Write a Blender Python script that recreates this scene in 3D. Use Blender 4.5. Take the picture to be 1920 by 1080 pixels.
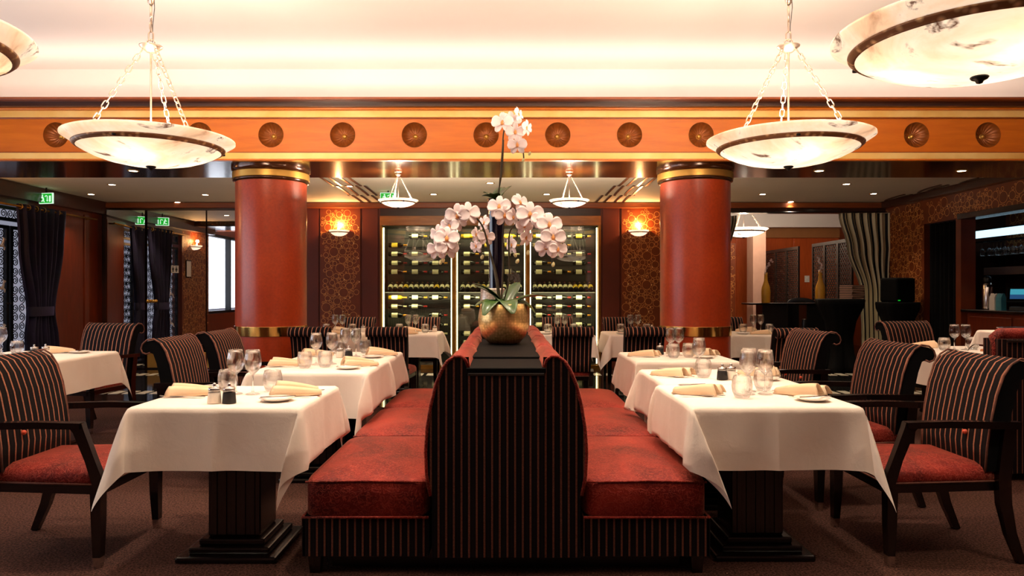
import bpy, bmesh, math, random
from mathutils import Vector, Matrix, Euler
random.seed(7)
R = math.radians
SC = bpy.context.scene
COL = SC.collection
for o in list(bpy.data.objects):
    bpy.data.objects.remove(o)

# ------------------------------------------------------------------ camera
F, VX, VY, H = 1350.0, 951.0, 545.0, 1.27      # focal length in pixels, vanishing point, eye height
cam = bpy.data.cameras.new('camera')
cam.sensor_width = 36.0
cam.lens = F / 1920 * 36
cam.shift_x = (960 - VX) / 1920
cam.shift_y = (VY - 540) / 1920
cam.clip_start = 0.05
cam.clip_end = 200
camo = bpy.data.objects.new('camera', cam)
camo.location = (0, 0, H)
camo.rotation_euler = (R(90), 0, 0)
COL.objects.link(camo)
SC.camera = camo

# ------------------------------------------------------------------ world, exposure, large lights
SC.view_settings.view_transform = 'Standard'
SC.view_settings.look = 'None'
SC.view_settings.gamma = 1
SC.view_settings.use_curve_mapping = False
SC.view_settings.exposure = 0.12
w = bpy.data.worlds.new('daylight')
w.use_nodes = True
w.node_tree.nodes['Background'].inputs[0].default_value = (0.78, 0.76, 1.0, 1)
w.node_tree.nodes['Background'].inputs[1].default_value = .42
SC.world = w


def light(name, kind, loc, power, color=(1, .8, .6), rot=(0, 0, 0), size=.1, size_y=None, spot=None, blend=.6):
    l = bpy.data.lights.new(name, kind)
    l.energy = power
    l.color = color
    if kind == 'AREA':
        l.size = size
        if size_y:
            l.shape = 'RECTANGLE'
            l.size_y = size_y
    else:
        l.shadow_soft_size = size
    if kind == 'SPOT':
        l.spot_size = spot
        l.spot_blend = blend
    o = bpy.data.objects.new(name, l)
    o.location = loc
    o.rotation_euler = rot
    COL.objects.link(o)
    return o


XL, XR, YB, YR = -6.6, 6.15, 11.7, -3.6        # left, right, back and rear walls
WARM = (1, .78, .55)
# daylight through the windows of the left wall
light('window_daylight', 'AREA', (XL - .25, 4.3, 1.7), 120, (.84, .86, 1.0), (0, R(-90), 0), 1.7, 6.0)
# cove lighting: strips lying on top of the cornice, shining up at the ceiling
light('cove_strip', 'AREA', (-.2, 7.45, 3.26), 38, (1, .80, .62), (R(180), 0, 0), 12.2, .25)

# ------------------------------------------------------------------ helpers


def P(px, py, d):
    """point seen at picture position (px, py) at distance d"""
    return Vector(((px - VX) * d / F, d, H + (VY - py) * d / F))


def lin(c):
    c /= 255.0
    return c / 12.92 if c <= .04045 else ((c + .055) / 1.055) ** 2.4


def rgb(r, g, b):
    return (lin(r), lin(g), lin(b), 1)


class MB:
    def __init__(s):
        s.v = []
        s.f = []
        s.sm = []

    def add(s, vs, fs, smooth=False):
        n = len(s.v)
        s.v += [tuple(v) for v in vs]
        s.f += [tuple(i + n for i in f) for f in fs]
        s.sm += [smooth] * len(fs)
        return s

    def box(s, x0, x1, y0, y1, z0, z1, b=0):
        if b <= 0:
            v = [(x, y, z) for x in (x0, x1) for y in (y0, y1) for z in (z0, z1)]
            f = [(0, 1, 3, 2), (4, 6, 7, 5), (0, 4, 5, 1), (2, 3, 7, 6), (0, 2, 6, 4), (1, 5, 7, 3)]
            return s.add(v, f)
        bm = bmesh.new()
        bmesh.ops.create_cube(bm, size=1)
        for q in bm.verts:
            q.co = Vector((x0 + (q.co.x + .5) * (x1 - x0), y0 + (q.co.y + .5) * (y1 - y0), z0 + (q.co.z + .5) * (z1 - z0)))
        bmesh.ops.bevel(bm, geom=list(bm.edges), offset=b, segments=2, affect='EDGES', profile=.5)
        bm.verts.index_update()
        s.add([q.co[:] for q in bm.verts], [[q.index for q in f.verts] for f in bm.faces], False)
        bm.free()
        return s

    def loft(s, rings, caps=True, closed=True, smooth=True):
        n = len(rings[0])
        v = [p for r in rings for p in r]
        f = []
        for i in range(len(rings) - 1):
            for j in range(n if closed else n - 1):
                k = (j + 1) % n
                f.append((i * n + j, i * n + k, (i + 1) * n + k, (i + 1) * n + j))
        s.add(v, f, smooth)
        if caps and closed:
            m = len(s.v) - len(v)
            s.f.append(tuple(m + j for j in reversed(range(n))))
            s.f.append(tuple(m + (len(rings) - 1) * n + j for j in range(n)))
            s.sm += [False, False]
        return s

    def lathe(s, prof, n=32, c=(0, 0, 0), smooth=True, a0=0, a1=2 * math.pi):
        full = abs(a1 - a0 - 2 * math.pi) < 1e-6
        m = n if full else n + 1
        rings = []
        for (r, z) in prof:
            rings.append([(c[0] + r * math.cos(a0 + (a1 - a0) * k / n), c[1] + r * math.sin(a0 + (a1 - a0) * k / n), c[2] + z) for k in range(m)])
        return s.loft(rings, False, full, smooth)

    def tube(s, pts, r, n=8, smooth=True, caps=True):
        pts = [Vector(p) for p in pts]
        rs = r if isinstance(r, (list, tuple)) else [r] * len(pts)
        rings = []
        up = None
        for i, p in enumerate(pts):
            t = (pts[min(i + 1, len(pts) - 1)] - pts[max(i - 1, 0)]).normalized()
            if up is None:
                up = Vector((0, 0, 1)) if abs(t.z) < .9 else Vector((1, 0, 0))
            a = t.cross(up)
            if a.length < 1e-6:
                a = t.orthogonal()
            a.normalize()
            b = a.cross(t).normalized()
            up = b
            rings.append([p + (a * math.cos(2 * math.pi * k / n) + b * math.sin(2 * math.pi * k / n)) * rs[i] for k in range(n)])
        return s.loft(rings, caps, True, smooth)

    def bar(s, pts, sizes, axis=(1, 0, 0)):
        """rectangular bar along a path; sizes (across axis, other)"""
        A = Vector(axis)
        pts = [Vector(p) for p in pts]
        rings = []
        for i, p in enumerate(pts):
            t = (pts[min(i + 1, len(pts) - 1)] - pts[max(i - 1, 0)]).normalized()
            N = t.cross(A).normalized()
            wd, hh = sizes[i] if isinstance(sizes, list) else sizes
            rings.append([p + A * (sx * wd / 2) + N * (sy * hh / 2) for sx, sy in ((-1, -1), (1, -1), (1, 1), (-1, 1))])
        return s.loft(rings, True, True, False)

    def prism(s, poly, z0, z1):
        n = len(poly)
        v = [(x, y, z0) for x, y in poly] + [(x, y, z1) for x, y in poly]
        f = [tuple(reversed(range(n))), tuple(range(n, 2 * n))] + [(i, (i + 1) % n, n + (i + 1) % n, n + i) for i in range(n)]
        return s.add(v, f)

    def grid(s, fn, nu, nv, smooth=True):
        v = [fn(i / nu, j / nv) for i in range(nu + 1) for j in range(nv + 1)]
        f = [(i * (nv + 1) + j, (i + 1) * (nv + 1) + j, (i + 1) * (nv + 1) + j + 1, i * (nv + 1) + j + 1) for i in range(nu) for j in range(nv)]
        return s.add(v, f, smooth)

    def shell(s, fn, nu, nv, off, smooth=True):
        """a sheet with thickness: off = displacement vector of the under side"""
        O = Vector(off)
        top = [Vector(fn(i / nu, j / nv)) for i in range(nu + 1) for j in range(nv + 1)]
        N = len(top)
        idx = lambda i, j: i * (nv + 1) + j
        f = [(idx(i, j), idx(i + 1, j), idx(i + 1, j + 1), idx(i, j + 1)) for i in range(nu) for j in range(nv)]
        f2 = [tuple(N + q for q in reversed(t)) for t in f]
        rim = [idx(i, 0) for i in range(nu + 1)] + [idx(nu, j) for j in range(1, nv + 1)] + [idx(i, nv) for i in range(nu - 1, -1, -1)] + [idx(0, j) for j in range(nv - 1, 0, -1)]
        f3 = [(rim[k], N + rim[k], N + rim[(k + 1) % len(rim)], rim[(k + 1) % len(rim)]) for k in range(len(rim))]
        return s.add(top + [t + O for t in top], f + f2 + f3, smooth)

    def xf(s, m):
        s.v = [tuple(m @ Vector(p)) for p in s.v]
        return s

    def mesh(s, name, mat=None):
        me = bpy.data.meshes.new(name)
        me.from_pydata(s.v, [], s.f)
        me.polygons.foreach_set('use_smooth', s.sm)
        if mat:
            me.materials.append(mat)
        bm = bmesh.new()
        bm.from_mesh(me)
        bmesh.ops.recalc_face_normals(bm, faces=bm.faces)
        bm.to_mesh(me)
        bm.free()
        me.update()
        return me

    def build(s, name, mat, parent=None, loc=None, rot=None):
        return put(name, s.mesh(name, mat), parent, loc, rot)


def put(name, me, parent=None, loc=None, rot=None, scale=None):
    o = bpy.data.objects.new(name, me)
    COL.objects.link(o)
    if parent:
        o.parent = parent
    if loc is not None:
        o.location = loc
    if rot is not None:
        o.rotation_euler = rot
    if scale is not None:
        o.scale = scale
    return o


def tag(o, label, cat, group=None):
    o['label'] = label
    o['category'] = cat
    if group:
        o['group'] = group
    return o


def thing(name, label, cat, loc=(0, 0, 0), rz=0, group=None):
    o = bpy.data.objects.new(name, None)
    o.empty_display_size = .1
    COL.objects.link(o)
    o.location = loc
    o.rotation_euler = (0, 0, rz)
    return tag(o, label, cat, group)


def struct(o):
    o['kind'] = 'structure'
    return o


def children(o):
    return [c for c in bpy.data.objects if c.parent == o]


def dup(root, loc, rz, label, group=None, scale=None):
    def cp(o, par):
        c = o.copy()
        COL.objects.link(c)
        if par:
            c.parent = par
        for ch in KIDS.get(o.name, ()):
            cp(ch, c)
        return c
    KIDS = {}
    for ob in [root] + list(root.children_recursive):
        KIDS[ob.name] = list(ob.children)
    r = cp(root, None)
    r.location = loc
    r.rotation_euler = (0, 0, rz)
    r['label'] = label
    if group:
        r['group'] = group
    if scale:
        r.scale = scale
    return r


# ------------------------------------------------------------------ materials
class NT:
    def __init__(s, name):
        s.m = bpy.data.materials.new(name)
        s.m.use_nodes = True
        s.t = s.m.node_tree
        s.b = s.t.nodes['Principled BSDF']
        s.out = s.t.nodes['Material Output']

    def n(s, kind, **kw):
        nd = s.t.nodes.new(kind)
        for k, v in kw.items():
            if k.startswith('i_'):
                key = k[2:]
                nd.inputs[int(key) if key.isdigit() else key].default_value = v
            else:
                setattr(nd, k, v)
        return nd

    def l(s, a, b):
        s.t.links.new(a, b)

    def math(s, op, a, b=None, c=None, clamp=False):
        nd = s.n('ShaderNodeMath', operation=op)
        nd.use_clamp = clamp
        for i, q in enumerate((a, b, c)):
            if q is None:
                continue
            if isinstance(q, (int, float)):
                nd.inputs[i].default_value = q
            else:
                s.l(q, nd.inputs[i])
        return nd.outputs[0]

    def mix(s, fac, a, b):
        nd = s.n('ShaderNodeMix', data_type='RGBA')
        for i, q in ((0, fac), (6, a), (7, b)):
            if isinstance(q, (int, float, tuple)):
                nd.inputs[i].default_value = q
            else:
                s.l(q, nd.inputs[i])
        return nd.outputs[2]

    def co(s, kind='Object'):
        return s.n('ShaderNodeTexCoord').outputs[kind]

    def noise(s, scale, detail=3, vec=None, rough=.5, dist=0):
        nd = s.n('ShaderNodeTexNoise')
        nd.inputs['Scale'].default_value = scale
        nd.inputs['Detail'].default_value = detail
        nd.inputs['Roughness'].default_value = rough
        nd.inputs['Distortion'].default_value = dist
        s.l(vec or s.co(), nd.inputs['Vector'])
        return nd.outputs['Fac']

    def ramp(s, fac, stops):
        nd = s.n('ShaderNodeValToRGB')
        e = nd.color_ramp.elements
        e[0].position, e[0].color = stops[0]
        e[1].position, e[1].color = stops[-1]
        for p, c in stops[1:-1]:
            q = e.new(p)
            q.color = c
        s.l(fac, nd.inputs[0])
        return nd.outputs[0]

    def bump(s, h, strength=.3, dist=.01):
        nd = s.n('ShaderNodeBump')
        nd.inputs['Strength'].default_value = strength
        nd.inputs['Distance'].default_value = dist
        s.l(h, nd.inputs['Height'])
        s.l(nd.outputs[0], s.b.inputs['Normal'])

    def set(s, color=None, rough=None, metal=None, **kw):
        if color is not None:
            if isinstance(color, tuple):
                s.b.inputs['Base Color'].default_value = color
            else:
                s.l(color, s.b.inputs['Base Color'])
        if rough is not None:
            s.b.inputs['Roughness'].default_value = rough
        if metal is not None:
            s.b.inputs['Metallic'].default_value = metal
        for k, v in kw.items():
            s.b.inputs[k.replace('_', ' ')].default_value = v
        return s.m


def plain(name, color, rough=.5, metal=0.0, var=.12, scale=8, **kw):
    """a colour with a little procedural mottling"""
    t = NT(name)
    nz = t.noise(scale, 4)
    a = tuple(min(1, c * (1 - var)) for c in color[:3]) + (1,)
    b = tuple(min(1, c * (1 + var)) for c in color[:3]) + (1,)
    return t.set(t.ramp(nz, [(.3, a), (.7, b)]), rough, metal, **kw)


def emit(name, color, strength):
    t = NT(name)
    return t.set((0, 0, 0, 1), .5, 0, Emission_Color=color, Emission_Strength=strength)


def wood(name, c1, c2, rough=.3, stretch=(1, 12, 12), scale=3, coat=.3):
    t = NT(name)
    mp = t.n('ShaderNodeMapping')
    mp.inputs['Scale'].default_value = stretch
    t.l(t.co(), mp.inputs[0])
    nz = t.noise(scale, 5, mp.outputs[0], .6, .4)
    return t.set(t.ramp(nz, [(.3, c1), (.7, c2)]), rough, 0, Coat_Weight=coat, Coat_Roughness=.15)


def stripes(name, axis, period=.034, wid=.24, c1=rgb(84, 48, 38), c2=rgb(112, 68, 54)):
    """dark velvet with narrow rose-tan stripes, running along the length"""
    t = NT(name)
    sp = t.n('ShaderNodeSeparateXYZ')
    t.l(t.co(), sp.inputs[0])
    q = t.math('FRACT', t.math('MULTIPLY', t.math('ADD', sp.outputs[axis], 50.017), 1 / period))
    s_ = t.math('LESS_THAN', q, wid)
    edge = t.math('LESS_THAN', t.math('ABSOLUTE', t.math('SUBTRACT', q, .62)), .12)
    dark = t.mix(edge, rgb(9, 5, 7), rgb(18, 8, 10))
    nz = t.noise(160, 2)
    tan = t.ramp(nz, [(.3, c1), (.7, c2)])
    m = t.set(t.mix(s_, dark, tan), .85, 0, Sheen_Weight=.02, Specular_IOR_Level=.12)
    t.bump(t.math('ADD', s_, t.math('MULTIPLY', nz, .3)), .3, .002)
    return m


M = {}
# --- fabrics
M['stripe'] = stripes('striped_velvet', 0)
M['stripe_side'] = stripes('striped_velvet_side', 1)
M['stripe_chair'] = stripes('striped_chair_velvet', 0, .043, .20, rgb(140, 86, 66), rgb(176, 116, 90))


def red_velvet():
    t = NT('red_velvet')
    n1 = t.noise(3.2, 4, None, .6, .8)
    n2 = t.noise(160, 2)
    base = t.ramp(n1, [(.3, rgb(66, 9, 8)), (.5, rgb(112, 24, 17)), (.72, rgb(146, 42, 30))])
    # raised worm-like pattern cut into the pile
    wv = t.noise(46, 1.5, None, .4, 1.2)
    worm = t.ramp(t.math('ABSOLUTE', t.math('SUBTRACT', wv, .5)), [(.0, (1, 1, 1, 1)), (.07, (0, 0, 0, 1))])
    col = t.mix(t.math('MULTIPLY', worm, .5), base, rgb(178, 72, 54))
    m = t.set(col, .6, 0, Sheen_Weight=.35, Sheen_Roughness=.35, Sheen_Tint=(1, .45, .3, 1), Specular_IOR_Level=.2)
    t.bump(t.math('ADD', t.math('MULTIPLY', worm, .9), t.math('MULTIPLY', n2, .25)), .5, .004)
    return m


M['velvet'] = red_velvet()


def linen(name, c1, c2):
    t = NT(name)
    n1 = t.noise(3, 3)
    n2 = t.noise(14, 4, None, .55, .6)
    n3 = t.noise(500, 1)
    m = t.set(t.ramp(n1, [(.3, c1), (.7, c2)]), .8, 0, Sheen_Weight=.1, Specular_IOR_Level=.2)
    t.bump(t.math('ADD', t.math('MULTIPLY', n2, .7), t.math('MULTIPLY', n3, .12)), .22, .02)
    return m


M['linen'] = linen('white_linen', rgb(236, 220, 206), rgb(243, 230, 217))
M['napkin'] = linen('cream_napkin', rgb(224, 188, 150), rgb(236, 206, 172))
M['purple'] = plain('purple_velvet', rgb(19, 8, 40), .8, 0, .4, 5, Sheen_Weight=.16, Sheen_Tint=(.35, .2, .9, 1), Sheen_Roughness=.4)
M['blackcloth'] = plain('black_stretch_cloth', rgb(7, 6, 7), .85, 0, .2, 8, Specular_IOR_Level=.12)
M['button'] = plain('orange_button', rgb(190, 68, 40), .5)


def curtain_stripe():
    t = NT('beige_black_striped_cloth')
    sp = t.n('ShaderNodeSeparateXYZ')
    t.l(t.co('UV'), sp.inputs[0])
    q = t.math('FRACT', t.math('MULTIPLY', sp.outputs[0], 15))
    return t.set(t.mix(t.math('LESS_THAN', q, .38), rgb(222, 208, 170), rgb(20, 15, 15)), .75)


M['curtainstripe'] = curtain_stripe()


def carpet():
    t = NT('brown_purple_carpet')
    n1 = t.noise(1.2, 3)
    n2 = t.noise(95, 3, None, .85)
    c = t.mix(t.ramp(n2, [(.38, (0, 0, 0, 1)), (.62, (1, 1, 1, 1))]), rgb(10, 6, 6), t.ramp(n1, [(.3, rgb(100, 66, 52)), (.7, rgb(102, 68, 60))]))
    m = t.set(c, .95, 0, Specular_IOR_Level=.1)
    t.bump(n2, .8, .01)
    return m


M['carpet'] = carpet()
# --- building
M['ceil'] = plain('ceiling_plaster', rgb(246, 240, 238), .85, 0, .02, 1)
M['ceil2'] = plain('back_ceiling_plaster', rgb(240, 232, 214), .7, 0, .03, 1)
M['stone'] = plain('black_polished_stone', rgb(24, 24, 24), .08, 0, .5, 4)
M['inlay'] = plain('cream_inlay_stone', rgb(225, 215, 195), .2)
M['brownwall'] = plain('wine_brown_panel', rgb(96, 34, 14), .45, 0, .15, 2)
M['wood'] = wood('red_brown_wood', rgb(86, 28, 8), rgb(112, 40, 12), .35, (10, 10, 1))
M['cornice'] = wood('cornice_wood', rgb(118, 52, 18), rgb(150, 74, 26), .4, (1, 10, 10))
M['frieze'] = wood('orange_lacquered_wood', rgb(192, 98, 20), rgb(212, 116, 28), .35, (1, 8, 8), 2)
M['darkcornice'] = wood('dark_brown_cornice', rgb(46, 20, 12), rgb(60, 28, 16), .35, (1, 8, 8))
M['ebony'] = wood('ebony_stained_wood', rgb(8, 4, 4), rgb(16, 8, 7), .25, (8, 8, 1), 6, .35)
M['lintel'] = wood('honey_wood', rgb(150, 88, 34), rgb(186, 116, 50), .3, (1, 8, 8))
M['orange'] = wood('orange_wall_panel', rgb(178, 76, 26), rgb(200, 92, 36), .35, (8, 8, 1))
M['tanwall'] = plain('tan_band', rgb(166, 112, 66), .5, 0, .05)
M['pinkpillar'] = plain('pinkish_pillar', rgb(190, 150, 132), .5, 0, .05)


def goldleaf():
    t = NT('gold_leaf')
    br = t.n('ShaderNodeTexNoise')
    br.inputs['Scale'].default_value = 2.5
    br.inputs['Detail'].default_value = 5
    t.l(t.co(), br.inputs['Vector'])
    return t.set(t.ramp(br.outputs[0], [(.3, rgb(240, 188, 98)), (.7, rgb(255, 222, 146))]), .45, .2)


M['goldleaf'] = goldleaf()


def soffit():
    t = NT('bronze_lacquer_soffit')
    n1 = t.noise(3, 3)
    return t.set(t.ramp(n1, [(.3, rgb(58, 28, 12)), (.7, rgb(82, 42, 16))]), .2, .35, Coat_Weight=.5, Coat_Roughness=.12)


M['soffit'] = soffit()


def column():
    t = NT('red_lacquer_column')
    n1 = t.noise(2.2, 4)
    n2 = t.noise(40, 3, None, .7)
    a = t.ramp(n1, [(.3, rgb(160, 50, 14)), (.7, rgb(188, 70, 22))])
    c = t.mix(t.math('MULTIPLY', t.ramp(n2, [(.4, (0, 0, 0, 1)), (.7, (1, 1, 1, 1))]), .35), a, rgb(110, 26, 10))
    m = t.set(c, .38, 0, Coat_Weight=.25, Coat_Roughness=.22)
    return m


M['column'] = column()
M['brass'] = plain('polished_brass', rgb(216, 168, 84), .34, .75, .08, 4)
M['bandbrass'] = plain('mirror_polished_brass', rgb(238, 196, 112), .16, 1, .05, 3)
M['oldbrass'] = plain('aged_brass', rgb(160, 112, 44), .4, .9, .15, 10)
M['rosette'] = plain('bronze_brown_rosette', rgb(140, 76, 26), .34, .3, .1, 10)
M['iron'] = plain('black_iron', rgb(16, 16, 20), .4, .3)
M['steel'] = plain('polished_steel', rgb(205, 200, 196), .16, 1, .03)
M['chain'] = plain('brushed_nickel', rgb(206, 186, 170), .3, .85, .04)
M['mirror'] = plain('mirror_glass', (.86, .86, .86, 1), .0, 1, .005)
M['porcelain'] = plain('white_porcelain', rgb(244, 234, 224), .15, 0, .02, 4, Coat_Weight=.4)
M['pale'] = plain('pale_metal_relief', rgb(226, 216, 212), .4, .2)
M['shelf_black'] = plain('black_stained_top', rgb(7, 6, 6), .7, 0, .3, 20, Specular_IOR_Level=.08)


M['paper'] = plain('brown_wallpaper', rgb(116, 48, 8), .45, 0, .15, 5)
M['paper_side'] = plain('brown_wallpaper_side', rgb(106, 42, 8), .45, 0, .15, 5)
M['paper_line'] = plain('gold_wallpaper_line', rgb(226, 160, 88), .35, .1, .1, 6)
M['paper_dot'] = plain('bright_gold_dot', rgb(255, 226, 160), .3, .2, .05, 6)


def thin_glass(name, tint, base=.05, gain=1.0, rough=0.0):
    t = NT(name)
    t.t.nodes.remove(t.b)
    tr = t.n('ShaderNodeBsdfTransparent')
    tr.inputs[0].default_value = tint
    gl = t.n('ShaderNodeBsdfGlossy')
    gl.inputs['Roughness'].default_value = rough
    lw = t.n('ShaderNodeLayerWeight')
    lw.inputs[0].default_value = .35
    f = t.math('MULTIPLY_ADD', t.math('POWER', lw.outputs['Facing'], 2.5), gain, base, True)
    mx = t.n('ShaderNodeMixShader')
    t.l(f, mx.inputs[0])
    t.l(tr.outputs[0], mx.inputs[1])
    t.l(gl.outputs[0], mx.inputs[2])
    t.l(mx.outputs[0], t.out.inputs[0])
    return t.m


M['pane'] = thin_glass('clear_pane', (.95, .97, .95, 1), .07, .6)
def drinking_glass():
    t = NT('clear_drinking_glass')
    t.t.nodes.remove(t.b)
    tr = t.n('ShaderNodeBsdfTransparent')
    tr.inputs[0].default_value = (.98, .98, .98, 1)
    gl = t.n('ShaderNodeBsdfGlass')
    gl.inputs['IOR'].default_value = 1.5
    mx = t.n('ShaderNodeMixShader')
    mx.inputs[0].default_value = .48
    t.l(tr.outputs[0], mx.inputs[1])
    t.l(gl.outputs[0], mx.inputs[2])
    t.l(mx.outputs[0], t.out.inputs[0])
    return t.m


M['glass'] = drinking_glass()


def alabaster(name, emis, trans=.09):
    t = NT(name)
    n1 = t.noise(2.4, 6, None, .6, .8)
    n2 = t.noise(1.9, 6, None, .6, .5)
    vein = t.ramp(t.math('ABSOLUTE', t.math('SUBTRACT', n2, .5)), [(.0, (1, 1, 1, 1)), (.028, (0, 0, 0, 1))])
    gate = t.ramp(n1, [(.53, (0, 0, 0, 1)), (.57, (1, 1, 1, 1))])
    v = t.math('MULTIPLY', vein, gate)
    stain = t.ramp(n1, [(.27, rgb(176, 122, 88)), (.40, rgb(246, 206, 168)), (.6, rgb(255, 238, 216))])
    c = t.mix(v, stain, rgb(84, 44, 22))
    t.t.nodes.remove(t.b)
    tl = t.n('ShaderNodeBsdfTranslucent')
    df = t.n('ShaderNodeBsdfPrincipled')
    df.inputs['Roughness'].default_value = .35
    dk = t.n('ShaderNodeMixRGB', blend_type='MULTIPLY')
    dk.inputs[0].default_value = 1
    dk.inputs[2].default_value = (trans, trans, trans, 1)
    t.l(c, dk.inputs[1])
    t.l(dk.outputs[0], tl.inputs[0])
    t.l(c, df.inputs['Base Color'])
    t.l(c, df.inputs['Emission Color'])
    df.inputs['Emission Strength'].default_value = emis
    mx = t.n('ShaderNodeMixShader')
    mx.inputs[0].default_value = .5
    t.l(df.outputs[0], mx.inputs[1])
    t.l(tl.outputs[0], mx.inputs[2])
    t.l(mx.outputs[0], t.out.inputs[0])
    return t.m


M['alabaster'] = alabaster('lit_alabaster', 1.1, .06)
M['alabaster_far'] = alabaster('lit_alabaster_far', 4.0, .04)
M['alabaster_small'] = alabaster('lit_alabaster_small', 1.9, .04)


def lampband():
    t = NT('carved_gilt_band')
    v = t.n('ShaderNodeTexVoronoi')
    v.inputs['Scale'].default_value = 26
    t.l(t.co(), v.inputs['Vector'])
    m = t.set(t.ramp(v.outputs['Distance'], [(.1, rgb(240, 200, 146)), (.45, rgb(140, 94, 56))]), .45, .15)
    t.bump(v.outputs['Distance'], -.8, .012)
    return m


M['lampband'] = lampband()


def hammered(name, c1, c2):
    t = NT(name)
    v = t.n('ShaderNodeTexVoronoi', feature='SMOOTH_F1')
    v.inputs['Scale'].default_value = 62
    v.inputs['Randomness'].default_value = .5
    t.l(t.co(), v.inputs['Vector'])
    m = t.set(t.ramp(v.outputs['Distance'], [(.1, c2), (.7, c1)]), .32, .8)
    t.bump(v.outputs['Distance'], -1.0, .05)
    return m


M['goldpot'] = hammered('hammered_gold', rgb(178, 138, 74), rgb(244, 208, 144))
M['silverpot'] = hammered('hammered_silver', rgb(140, 130, 120), rgb(226, 216, 206))
M['blackvase'] = plain('dark_blue_black_glaze', rgb(10, 12, 26), .1, .2, .2, 4, Coat_Weight=.8)
M['leaf'] = plain('orchid_leaf_green', rgb(48, 78, 26), .3, 0, .25, 9, Coat_Weight=.2)
M['moss'] = plain('green_moss', rgb(122, 136, 50), .9, 0, .4, 60)
M['stem'] = plain('orchid_stem', rgb(58, 48, 26), .5, 0, .3, 20)


def petal():
    t = NT('pale_pink_petal')
    n1 = t.noise(22, 3)
    m = t.set(t.ramp(n1, [(.3, rgb(250, 228, 228)), (.7, rgb(254, 244, 242))]), .6, 0, Subsurface_Weight=.0)
    return m


M['petal'] = petal()
M['lip'] = plain('orange_pink_lip', rgb(222, 150, 84), .5, 0, .25, 60)
M['bud'] = plain('green_white_bud', rgb(214, 204, 150), .5, 0, .1, 40)
# --- wine
M['bottle'] = plain('dark_bottle_glass', rgb(14, 16, 8), .12, 0, .3)
M['bottle_y'] = plain('yellow_bottle_glass', rgb(150, 120, 20), .12, 0, .2)
M['label'] = plain('cream_paper_label', rgb(232, 224, 178), .6, 0, .06, 40)
M['label_y'] = plain('yellow_paper_label', rgb(236, 200, 60), .6, 0, .06, 40)
M['foil_red'] = plain('red_foil', rgb(150, 28, 18), .35, .3)
M['foil_gold'] = plain('gold_foil', rgb(220, 150, 44), .3, .6)
M['foil_pale'] = plain('pale_foil', rgb(216, 206, 160), .35, .3)
M['led'] = emit('warm_led', (1, .88, .45, 1), 7)
M['led_dim'] = emit('dim_shelf_led', (1, .88, .45, 1), .9)
M['cabinet'] = plain('dark_cabinet_lining', rgb(30, 24, 12), .5, 0, .1)
# --- lights, signs, odds
M['bulb'] = emit('downlight_bulb', (1, .9, .7, 1), 25)
M['bulb_warm'] = emit('warm_bulb', (1, .75, .4, 1), 14)
M['tube'] = emit('blue_white_tube', (.55, .82, 1, 1), 1.5)
M['signgreen'] = emit('lit_green', (.005, .40, .02, 1), 1.0)
M['signwhite'] = emit('lit_white', (.7, 1, .75, 1), .95)
M['screen'] = emit('lit_screen_blue', (.05, .32, .42, 1), .9)
M['screen_dark'] = emit('lit_screen_dark_blue', (.02, .08, .2, 1), .8)
M['white'] = plain('white_plastic', rgb(235, 232, 226), .5, 0, .02)
M['black'] = plain('black_plastic', rgb(14, 13, 14), .35, 0, .1)
M['ochre'] = plain('ochre_ceramic', rgb(206, 148, 40), .4, 0, .08, 12)
M['lattice'] = wood('dark_lattice_wood', rgb(20, 12, 9), rgb(34, 22, 15), .5, (8, 8, 1))
M['salt'] = plain('white_salt', rgb(240, 226, 210), .8, 0, .04, 80)
M['pepper'] = plain('black_pepper', rgb(12, 9, 9), .6, 0, .5, 120)
M['bread'] = plain('brown_crust', rgb(170, 104, 60), .7, 0, .2, 30)
M['teal'] = plain('teal_carton', rgb(60, 140, 160), .4, 0, .2, 12)
M['bluecap'] = plain('blue_cap', rgb(40, 40, 130), .4)

# bubble wallpaper: gold circles of many sizes, touching, as a thin raised print
import numpy as np
_rg = np.random.default_rng(5)
PW, PH = 1.5, 2.72
_c = np.zeros((0, 3))
for _k in range(9000):
    x, y = _rg.uniform(0, PW), _rg.uniform(0, PH)
    rmax = _rg.choice([.078, .06, .045]) if _k < 700 else .055
    if len(_c):
        r_ = min(rmax, float(np.min(np.hypot(_c[:, 0] - x, _c[:, 1] - y) - _c[:, 2])))
    else:
        r_ = rmax
    if r_ > (.032 if _k < 700 else .0135):
        _c = np.vstack([_c, [x, y, r_]])
CIRC = [tuple(q) for q in _c]


def bubbles(parent, w_, z0, z1, place, x_off=0.0):
    """rings on a wall field of width w_, from z0 to z1; place(u, z) gives the point on the wall"""
    ln, dt = MB(), MB()
    rep = 0
    while rep < w_:
        for (cx, cy, r_) in CIRC:
            u0, z_ = cx + rep - x_off, cy
            if u0 - r_ < .002 or u0 + r_ > w_ - .002 or z_ - r_ < z0 + .002 or z_ + r_ > z1 - .002:
                continue
            n = 18 if r_ > .03 else 12
            hw_ = .006
            o_, i_ = [], []
            for k in range(n):
                a = 2 * math.pi * k / n
                o_.append(place(u0 + r_ * math.cos(a), z_ + r_ * math.sin(a)))
                i_.append(place(u0 + (r_ - hw_) * math.cos(a), z_ + (r_ - hw_) * math.sin(a)))
            ln.add(o_ + i_, [(k, (k + 1) % n, n + (k + 1) % n, n + k) for k in range(n)])
            if int(cx * 7919 + cy * 104729) % 9 == 0:
                dt.add([place(u0 + r_ + .011 * math.cos(a), z_ + .011 * math.sin(a)) for a in [2 * math.pi * k / 8 for k in range(8)]], [tuple(range(8))])
        rep += PW
    o1 = ln.build('circle_print', M['paper_line'], parent)
    o2 = dt.build('dot_print', M['paper_dot'], parent)
    o1['kind'] = 'stuff'
    o2['kind'] = 'stuff'


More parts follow.
